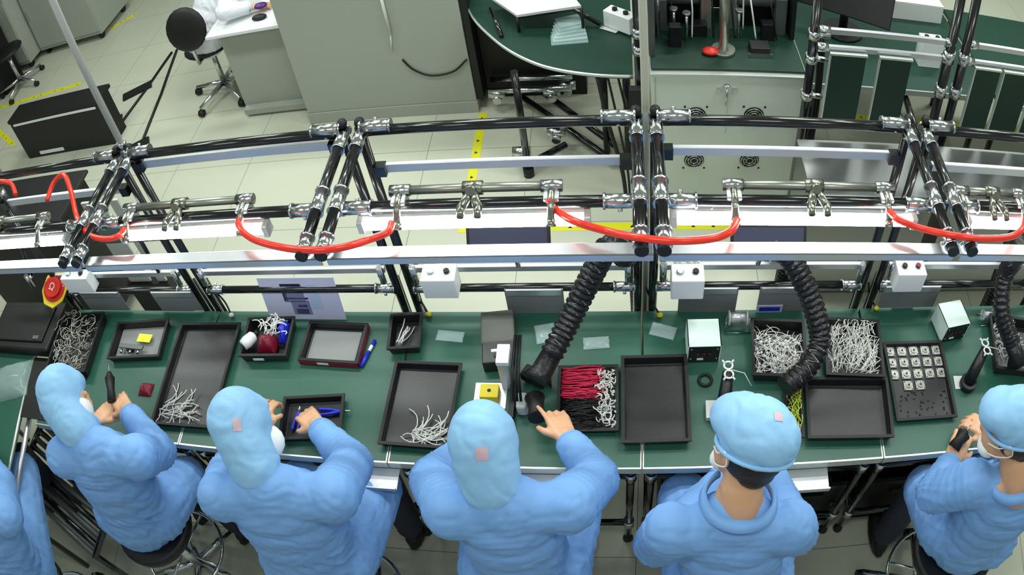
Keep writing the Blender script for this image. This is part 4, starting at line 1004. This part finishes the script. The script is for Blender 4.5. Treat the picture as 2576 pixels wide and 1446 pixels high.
# grey cabinets top left
for (a, b, y, s) in [(-6.9, -5.86, 5.35, 'grey cabinet at the top left corner, left one of the pair'), (-5.84, -4.90, 5.55, 'grey cabinet at the top left corner, right one of the pair')]:
    t = thing('cabinet', s, 'cabinet', ((a + b) / 2, y, 0), 0, 'grey cabinets'); 
    box_((a, y, .08), (b, y + .6, .95), 'body', M['greyp'], t)
    for q in (0, 1):
        xa = a + .02 + q * (b - a) / 2; d = box_((xa, y - .015, .12), (xa + (b - a) / 2 - .03, y, .9), 'door', M['greyp'], t); MB().span((xa + .03, y - .03, .5), (xa + .045, y - .015, .62)).build('handle', M['chrome'], d)
    for x in (a + .06, b - .06):
        for yy in (y + .06, y + .54): MB().cyl((x - .015, yy, .04), (x + .015, yy, .04), .04).build('caster', M['blackr'], t)
t = thing('test_rig', 'black machine standing left of the grey cabinets', 'machine', (-7.0, 4.95, 0))
box_((-7.3, 4.95, 0), (-6.0, 5.3, .75), 'body', M['blackr'], t); box_((-7.1, 5.0, .75), (-6.2, 5.25, 1.0), 'head', M['darkm'], t); MB().cyl((-6.35, 4.9, .1), (-6.35, 4.9, .8), .03).build('column', M['chrome'], t)
# long black low panel with white stripe and trolley behind the left frames
t = thing('black_bench', 'long black low box with a white stripe on its top edge, behind the left frames', 'cabinet', (-4.25, 4.05, 0))
box_((-4.78, 3.80, 0), (-3.72, 4.0, .40), 'body', M['blackr'], t); box_((-4.74, 3.795, .37), (-3.74, 3.80, .39), 'stripe', M['white'], t, 0); box_((-4.80, 3.80, .40), (-3.70, 4.02, .43), 'lid', M['blackr'], t)
box_((-4.6, 3.793, .03), (-4.3, 3.80, .06), 'stripe', M['white'], t, 0)
# black cables with tape tabs on the floor
for (a, b, s, tabs) in [((445, 125), (352, 372), 'black floor cable, right one of the two running toward the white desk', ((352, 364, .16, .10),)), ((432, 132), (292, 328), 'black floor cable, left one of the two running toward the white desk', ((345, 228, .28, .10), (292, 302, .12, .08)))]:
    A, B = at(a[0], a[1], .008), at(b[0], b[1], .008); t = thing('floor_cable', s, 'cable', (A.x, A.y, 0), 0, 'black floor cables')
    MB().tube([A, lerp(A, B, .5) + V(.02, 0, 0), B], .012, 8).build('cord', M['blackr'], t)
    for (x, y, w, h) in tabs: p = at(x, y, .012); MB().box(p, (w, h, .016), .5).build('clamp_pad', M['blackr'], t)
# black equipment trolley behind the left frames
t = thing('black_trolley', 'black equipment trolley standing on the floor behind the left end bench', 'trolley', (-3.0, 2.3, 0))
box_((-3.75, 2.12, .12), (-2.74, 2.44, .9), 'body', M['blackr'], t); box_((-3.75, 2.10, .9), (-2.70, 2.46, .92), 'top', M['black'], t)
for x in (-3.7, -2.8):
    for y in (2.16, 2.4): MB().cyl((x - .015, y, .05), (x + .015, y, .05), .05).build('caster', M['blackr'], t)
for x in (-3.6, -3.3): MB().cyl((x, 2.3, .92), (x, 2.3, 1.0), .03).build('motor', M['chrome'], t)
t = thing('white_board_strip', 'pair of pale slanted strips standing behind the left frames', 'board', (-2.45, 2.3, 0))
box_((-2.60, 2.20, .3), (-2.45, 2.215, .92), 'strip', M['whited'], t); box_((-2.40, 2.20, .3), (-2.34, 2.215, .92), 'strip', M['whited'], t); box_((-2.62, 2.18, 0), (-2.32, 2.24, .3), 'foot', M['darkm'], t)
# curved green table
arc = [at(x, y, .75) for x, y in ((1162, -25), (1190, 40), (1240, 92), (1290, 128), (1350, 156), (1410, 172), (1480, 182), (1540, 186), (1592, 187))]
t = thing('curved_table', 'green table with a curved silver edge behind the line', 'table', (-.3, 3.7, 0))
ac = curve(arc, 4); poly = [(p.x, p.y) for p in ac] + [(.085, 4.7), (-.9, 4.7)]
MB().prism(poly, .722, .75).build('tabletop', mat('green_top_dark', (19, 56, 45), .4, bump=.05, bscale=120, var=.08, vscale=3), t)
MB().tube([p + V(0, 0, -.012) for p in ac], .010, 8).build('edge_strip', M['edge'], t, 'silver edge strip')
for (x, y, z0) in ((1290, 118, 0),):
    p = at(1325, 385, .04); q = at(1290, 122, .72); MB().cyl((p.x + .02, 3.17, .05), (p.x + .02, 3.17, .72), .02).build('leg', M['blackp'], t); MB().cyl((p.x + .02, 3.17, 0), (p.x + .02, 3.17, .06), .03).build('foot', M['blackr'], t)
for x, y in ((-.80, 4.3), (.02, 3.3), (.02, 4.5), (-.1, 3.35)): MB().cyl((x, y, 0), (x, y, .72), .02).build('leg', M['blackp'], t)
for a, b in (((-.606, 3.78), (-.082, 3.2)), ((-.475, 3.81), (-.059, 3.32)), ((-.53, 3.17), (-.33, 3.33))): MB().cyl((*a, .08), (*b, .08), .02).build('brace', M['blackp'], t)
for a, b in (((-.80, 3.74), (-.30, 3.74)), ((-.80, 3.86), (-.30, 3.86))): MB().cyl((*a, .17), (*b, .17), .019).build('base_rail', M['chrome'], t)
for x, y in ((-.75, 3.74), (-.42, 3.74), (-.56, 3.2), (-.38, 3.36), (-.33, 3.8)): MB().cyl((x - .05, y, .15), (x + .05, y, .15), .03).cyl((x, y - .04, .12), (x, y + .04, .12), .026).build('joint', M['chrome'], t)
box_((-.84, 3.9, .0), (-.22, 4.5, .6), 'under_box', M['blackr'], t)
p = at(1340, 10, .86); t = thing('sloped_board', 'white sloped panel propped above the curved green table', 'panel', p)
A = [at(1215, -20, .86), at(1300, 38, .86), at(1462, 14, .92), at(1400, -60, .92)]
MB().add(A + [q - V(0, 0, .015) for q in A], [(0, 1, 2, 3), (7, 6, 5, 4), (0, 4, 5, 1), (1, 5, 6, 2), (2, 6, 7, 3), (3, 7, 4, 0)]).build('panel', M['whited'], t)
for q in (A[1], A[2]): MB().cyl((q.x, q.y, .75), q - V(0, 0, .015), .008).build('leg', M['blackr'], t)
t = thing('support_bar', 'black bar crossing the curved green table to the roll of labels', 'bar', at(1240, 90, .80))
MB().tube([at(1235, 20, .82), at(1262, 92, .76)], .012).build('post', M['blackp'], t); MB().tube([at(1300, 42, .84), at(1440, 22, .84), at(1512, 62, .77)], .014).build('bar', M['blackp'], t)
for k in range(6):
    p = at(1432, 98 - k * 9, .752 + k * .008); 
    MB_ = MB().box(p, (.19 - k * .012, .10, .006), .1 + k * .05); tag(MB_.build('plastic_sheet', M['clear']), ['bottom', 'second', 'third', 'fourth', 'fifth', 'top'][k] + ' clear plastic sheet of the stack on the curved green table', 'sheet', 'clear plastic sheets on the curved table')
p = at(1532, 74, .756); o = MB().box(p, (.10, .028, .004), -.55).build('label_strip', M['whited']); tag(o, 'white printed label strip on the curved green table', 'label')
a = at(1560, 30, .86); t = thing('switch_box', 'white two-button switch box fixed beside the curved green table', 'switch box', a); Rz = -.65
MB().box(a - V(0, 0, .05), (.17, .075, .10), Rz).build('housing', M['white'], t, bevel=.004)
for q in (-.035, .035): MB().cyl(a + Matrix.Rotation(Rz, 3, 'Z') @ V(q, 0, 0), a + Matrix.Rotation(Rz, 3, 'Z') @ V(q, 0, .015), .014).build('button', M['blackr'], t)
# black pipe post at the curved table with bracket and box
def bigpost(x, y, z1, lab, r=.022):
    t = thing('pipe_post', lab, 'post', (x, y, 0), 0, 'black pipe posts behind the line'); MB().cyl((x, y, 0), (x, y, z1), r).build('tube', M['blackp'], t)
    MB().cyl((x, y, 0), (x, y, .04), r * 1.6).build('foot', M['blackr'], t)
    return t
t = bigpost(.083, 3.05, 1.5, 'black pipe post at the right tip of the curved green table')
for z in (1.02, .92): MB().cyl((.083, 3.05, z - .025), (.083, 3.05, z + .025), .03).build('joint', M['chrome'], t)
box_((.03, 2.99, .60), (.10, 3.03, .72), 'socket_box', M['blackr'], t)
t = bigpost(.855, 2.80, 1.5, 'black pipe post right of the fan cabinet')
for z in (1.20, 1.07, .86): MB().cyl((.855, 2.80, z - .02), (.855, 2.80, z + .02), .03).cyl((.855, 2.80, z), (.93, 2.79, z), .014).build('joint', M['chrome'], t)
for x, s in ((1.515, 'black pipe post standing between the hanging green panels, left of the twin posts'), (1.60, 'black pipe post standing between the hanging green panels, right of the twin posts')):
    t = bigpost(x, 2.72, 1.6, s, .024)
    for z in (1.2, 1.0): MB().cyl((x, 2.72, z - .03), (x, 2.72, z + .03), .031).build('joint', M['chrome'], t)
for (a, b, s) in [((1.36, 3.15), (1.52, 2.73), 'black brace'), ((1.47, 3.15), (1.56, 2.73), 'black brace')]:
    MB().cyl((*a, .75), (*b, .5), .02).build('brace', M['blackp'], t)
# machine cabinet with four fans
t = thing('fan_cabinet', 'pale green-grey machine cabinet with four round fans and a centre lock', 'cabinet', (.52, 3.3, 0))
box_((.135, 3.0, 0), (.905, 3.62, .81), 'body', M['cabg'], t, .006)
box_((.13, 2.992, .80), (.91, 3.62, .815), 'top_edge', M['edge'], t)
MB().span((.155, 2.997, .03), (.158, 3.0, .79)).build('door_gap', M['greyp'], t)
MB().span((.512, 2.9975, .44), (.514, 3.0, .72)).build('door_gap', M['greyp'], t)
for (x, y, n) in ((1750, 290, 0), (1896, 290, 0), (1746, 402, 0), (1885, 402, 0)):
    p = aty(x, y, 3.0); f = MB().cyl(p, p + V(0, -.004, 0), .052, n=28).build('fan', M['blackr'], t)
    g = MB()
    for r in (.018, .032, .046): g.tube([p + V(r * math.cos(a), -.007, r * math.sin(a)) for a in [2 * PI * q / 24 for q in range(24)]], .0022, 5, closed=True)
    g.build('grille', M['chrome'], f)
    b = MB()
    for q in range(7): a = 2 * PI * q / 7; b.add([p + V(.008 * math.cos(a), -.0045, .008 * math.sin(a)), p + V(.044 * math.cos(a), -.0055, .044 * math.sin(a)), p + V(.044 * math.cos(a + .5), -.0045, .044 * math.sin(a + .5))], [(0, 1, 2)])
    b.build('rotor', M['machine'], f)
    for sx in (-1, 1):
        s_ = p + V(sx * .055, 0, .055 if y < 350 else -.055); MB().cyl(s_, s_ + V(0, -.003, 0), .006, n=8).build('screw', M['darkm'], t)
p = aty(1828, 218, 3.0); l = MB().cyl(p, p + V(0, -.02, 0), .018).build('lock', M['chrome'], t)
for q in (-.04, .04): MB().box(p + V(q, -.008, -.02), (.016, .016, .03)).build('latch', M['chrome'], t)
MB().tube([p + V(0, -.02, 0), p + V(-.004, -.022, -.10)], .004).build('lock_lever', M['chrome'], t)
# open machine on top of the cabinet
t = thing('test_machine', 'open dark test machine with motors on top of the fan cabinet', 'machine', (.52, 3.5, .815))
box_((.14, 3.02, .816), (.90, 3.60, .83), 'base_plate', M['green_dk'], t); 
box_((.135, 3.12, .83), (.165, 3.62, 1.5), 'side_wall', M['machine'], t); box_((.875, 3.3, .83), (.90, 3.62, 1.5), 'side_wall', M['darkm'], t)
box_((.165, 3.60, .83), (.875, 3.62, 1.5), 'rear_wall', M['blackr'], t)
for x in (.29, .72):
    MB().cyl((x - .12, 3.42, 1.02), (x + .12, 3.42, 1.02), .055, n=20).build('motor', M['machine'], t)
    box_((x - .12, 3.46, .83), (x + .12, 3.58, 1.0), 'gearbox', M['darkm'], t)
    for q in (-.13, .13): box_((x + q - .008, 3.36, .83), (x + q + .008, 3.5, 1.1), 'bracket', M['alud'], t)
MB().cyl((.505, 3.17, .83), (.505, 3.17, 1.52), .026).build('column', M['alud'], t, 'tall pale centre column')
MB().cyl((.505, 3.17, .83), (.505, 3.17, .85), .06).build('column_foot', M['alud'], t); o = MB(); o.ball((.44, 3.15, .845), (.045, .035, .018)); o.build('red_lump', M['red'], t, 'red cloth lump at the column foot')
box_((.64, 3.14, .83), (.74, 3.22, .875), 'connector_block', M['blackr'], t); MB().span((.628, 3.125, .83), (.752, 3.138, .85)).build('block_rim', M['chrome'], t)
for (x, y) in ((.33, 3.26), (.60, 3.3), (.27, 3.3)): MB().cyl((x, y, .83), (x, y, 1.0), .008).cyl((x, y, .99), (x, y, 1.005), .02).build('probe', M['chrome'], t)
MB().tube(curve([(.53, 3.2, 1.4), (.60, 3.25, 1.2), (.62, 3.28, .9)]), .004).build('cable', M['wire'], t)
for k, (x, y) in enumerate(((.19, 3.3), (.20, 3.45), (.40, 3.48), (.84, 3.5))): MB().cyl((x, y, .83), (x, y, 1.15), .012).cyl((x, y, 1.12), (x, y, 1.15), .022).build('cylinder', M['chrome'], t)
for (x0, y0, x1, y1, z0, z1, m_) in ((.17, 3.35, .24, 3.45, .83, 1.02, 'machine'), (.36, 3.30, .44, 3.36, .83, .90, 'darkm'), (.42, 3.38, .47, 3.46, .83, 1.2, 'alud'), (.56, 3.38, .61, 3.46, .83, 1.2, 'alud'), (.80, 3.34, .86, 3.42, .83, 1.05, 'machine'), (.24, 3.20, .30, 3.25, .83, .95, 'darkm'), (.72, 3.28, .79, 3.34, .83, .93, 'darkm'), (.62, 3.5, .66, 3.56, 1.0, 1.3, 'steel'), (.36, 3.5, .40, 3.56, 1.0, 1.3, 'steel')):
    box_((x0, y0, z0), (x1, y1, z1), 'block', M[m_], t)
for q in range(6): MB().tube(curve([(.22 + q * .11, 3.5, 1.15), (.26 + q * .10, 3.35 - .03 * (q % 3), 1.05), (.25 + q * .11, 3.28, .84)]), .0045, 6).build('cable', M['wire'] if q % 3 == 1 else M['blackr'], t)
# rails, hanging green panels
for (a, b, z, s) in [(.87, 1.50, 1.275, 'upper pale rail between the cabinet post and the twin posts'), (.87, 1.50, 1.185, 'lower pale rail carrying the left pair of green panels'),
                     (1.63, 2.9, 1.28, 'upper pale rail right of the twin posts'), (1.63, 2.9, 1.185, 'lower pale rail carrying the right row of green panels')]:
    t = thing('pale_rail', s, 'rail', ((a + b) / 2, 2.72, z), 0, 'pale rails behind the line'); MB().span((a, 2.71, z - .013), (b, 2.73, z + .013)).build('bar', M['alu'], t, bevel=.002)
    for x in (a, b): MB().cyl((x - .02, 2.72, z), (x + .03, 2.72, z), .022).build('clamp', M['chrome'], t)
pn = [(.905, 1.085, 'leftmost dark green hanging panel beside the fan cabinet post'), (1.145, 1.315, 'dark green hanging panel left of the twin posts'), (1.66, 1.82, 'dark green hanging panel right of the twin posts'),
      (1.835, 2.02, 'dark green hanging panel, second right of the twin posts'), (2.035, 2.22, 'dark green hanging panel at the right edge of the photo')]
for a, b, s in pn:
    t = thing('hanging_board', s, 'board', ((a + b) / 2, 2.695, .8), 0, 'dark green hanging panels')
    MB().span((a + .006, 2.688, .80), (b - .006, 2.698, 1.17)).build('sheet', M['green_dk'], t)
    MB().span((a, 2.684, 1.168), (b, 2.702, 1.178)).build('edge_strip', M['edge'], t, 'pale top edge'); MB().span((a, 2.684, .80), (a + .006, 2.702, 1.17)).build('edge_strip', M['edge'], t, 'pale side edge')
# green tables behind the panels
for (a, b, y0, y1, s) in [(.92, 2.05, 3.04, 4.3, 'green table behind the left hanging green panels'), (2.08, 4.3, 3.0, 3.95, 'green table behind the right hanging green panels')]:
    t = thing('green_table', s, 'table', ((a + b) / 2, (y0 + y1) / 2, 0), 0, 'green tables behind the panels')
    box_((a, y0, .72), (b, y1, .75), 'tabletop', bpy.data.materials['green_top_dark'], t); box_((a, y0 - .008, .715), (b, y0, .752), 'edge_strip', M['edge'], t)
    for x in (a + .05, b - .05):
        for y in (y0 + .05, y1 - .05): MB().cyl((x, y, 0), (x, y, .72), .02).build('leg', M['blackp'], t)
# dark monitors on stands
for (x, y, w, rz, s) in [(1.25, 3.55, .55, -.45, 'large black monitor seen from behind over the left hanging panels'), (1.42, 4.15, .5, .2, 'black monitor on the far side of the green table')]:
    t = thing('monitor', s, 'monitor', (x, y, .75), rz, 'black monitors on the green table'); R = Matrix.Rotation(rz, 3, 'Z') @ Matrix.Rotation(math.radians(-30), 3, 'X')
    MB().box(V(x, y, 1.05), (w, .035, .34), M=R).build('casing', M['blackr'], t, bevel=.006); MB().cyl((x, y, .76), (x, y, 1.0), .025).build('stand', M['blackr'], t); MB().cyl((x, y, .75), (x, y, .765), .12).build('foot', M['blackr'], t)
p = aty(2345, 95, 3.3); t = thing('switch_box', 'white two-button box on the green table behind the left hanging panels', 'switch box', (p.x, 3.3, .75))
box_((p.x - .07, 3.26, .75), (p.x + .07, 3.34, p.z), 'housing', M['white'], t)
for q in (-.035, .035): MB().cyl((p.x + q, 3.3, p.z), (p.x + q, 3.3, p.z + .012), .014).build('button', M['blackr'], t)
t = thing('white_carton', 'pale box on the green table behind the twin posts', 'box', (1.5, 3.75, .75)); box_((1.48, 3.75, .75), (1.98, 4.05, .87), 'body', M['whited'], t); box_((1.48, 3.75, .87), (1.98, 4.05, .876), 'lid', M['white'], t)
# sheet steel cabinet under the panels
for (a, b, s) in [(.80, 1.42, 'low sheet steel cabinet with a shiny top behind the second wire bin'), (1.50, 2.6, 'low sheet steel cabinet with a shiny top at the right edge')]:
    t = thing('steel_cabinet', s, 'cabinet', ((a + b) / 2, 2.45, 0), 0, 'low sheet steel cabinets'); box_((a, 2.30, .05), (b, 2.64, .70), 'body', M['steel'], t); box_((a - .008, 2.29, .70), (b + .008, 2.65, .715), 'top', M['steelb'] if 'steelb' in M else M['steel'], t)
    for x in (a + .04, b - .04):
        for y in (2.34, 2.6): MB().cyl((x, y, 0), (x, y, .05), .02).build('foot', M['blackr'], t)
# thick black cables down the side of the cabinet
t = thing('cable_bundle', 'black cable bundle dropping beside the fan cabinet', 'cable', (.93, 2.9, 0)); 
for q in range(3): MB().tube(curve([(.92 + q * .014, 2.93, 1.1), (.93 + q * .012, 2.9, .7), (.90 + q * .02, 2.88, .3), (.84 + q * .03, 2.8, .01)]), .007, 8).build('cable', M['blackr'], t)
t = thing('loose_cables', 'thin black cables hanging below the tip of the curved green table', 'cable', (0, 3.0, 0))
for q in range(3): MB().tube(curve([(-.12 + q * .05, 3.10, .72), (-.08 + q * .05, 3.02, .5), (-.02 + q * .03, 3.0, .2), (.0 + q * .02, 2.98, .01)]), .006 if q else .011, 8).build('cable', M['blackr'], t)
# things under the benches
for (x, s) in [(-.42, 'black crate on the floor under the press fixture bench'), (.30, 'black crate on the floor under the left part of the two bin bench'), (.72, 'black crate on the floor under the right part of the two bin bench'), (1.12, 'black crate on the floor under the square parts bench'), (-1.15, 'black crate on the floor under the long tray bench')]:
    t = thing('floor_crate', s, 'crate', (x, 1.35, 0), 0, 'black crates under the benches'); w = .17
    m = MB(); m.span((x - w, 1.14, 0), (x + w, 1.58, .01)).span((x - w, 1.14, 0), (x + w, 1.15, .37)).span((x - w, 1.57, 0), (x + w, 1.58, .37)).span((x - w, 1.15, 0), (x - w + .01, 1.57, .37)).span((x + w - .01, 1.15, 0), (x + w, 1.57, .37)); m.build('shell', M['blackr'], t)
    MB().span((x - w - .006, 1.132, .35), (x + w + .006, 1.14, .375)).build('rim', M['black'], t); MB().span((x - .05, 1.128, .26), (x + .05, 1.14, .30)).build('handle', M['darkm'], t)
# roller rack at the left
A, B = V(-2.92, 1.28, .3), V(-2.15, .90, .3); 
t = thing('roller_rack', 'black rack of parallel rollers under the left end bench', 'rack', (-2.5, 1.1, 0))
for q in range(9):
    f = q / 8; x0 = -2.84 - f * .04; y = 1.27 - f * .36; MB().cyl((x0, y, .32), (x0 + .66, y - .26, .32), .016).build('roller', M['blackp'] if q % 2 else M['machine'], t)
for k in (0, 1): MB().cyl((-2.84 + k * .66, 1.29 - k * .26, .32), (-2.88 + k * .66, .89 - k * .26, .32), .018).build('side_rail', M['blackp'], t)
for k in (0, 1):
    for f in (0, 1): MB().cyl((-2.84 + k * .66 - f * .04, 1.27 - k * .26 - f * .36, 0), (-2.84 + k * .66 - f * .04, 1.27 - k * .26 - f * .36, .32), .016).build('leg', M['blackp'], t)
# angled bench at the far left
t = thing('side_bench', 'green bench with a silver edge running out of the photo at the left', 'workbench', (-2.9, 1.0, 0))
p = [at(88, 900, BZ), at(28, 1235, BZ)]
poly = [(p[0].x, p[0].y + .1), (p[1].x, p[1].y - .25), (p[1].x - .7, p[1].y - .3), (p[0].x - .7, p[0].y + .1)]
poly = [(-2.62, 1.42), (-2.47, .60), (-3.2, .50), (-3.35, 1.40)]
MB().prism(poly, BZ - .03 + .006, BZ + .006).build('tabletop', M['mat_green'], t)
MB().tube([(-2.615, 1.42, BZ), (-2.465, .60, BZ)], .008).build('edge_strip', M['edge'], t); MB().tube([(-2.59, 1.40, BZ - .05), (-2.44, .6, BZ - .05)], .014).build('side_rail', M['alu'], t)
for x, y in ((-2.6, 1.3), (-2.52, .66), (-3.15, .6), (-3.25, 1.3)): MB().cyl((x, y, 0), (x, y, BZ - .02), .015).build('leg', M['blackp'], t)
pouch(28, 960, .24, .20, .05, M['clear'], 'plastic_bag', 'large clear plastic bag on the side bench at the left edge', 'bag', rz=.3, z=.01)
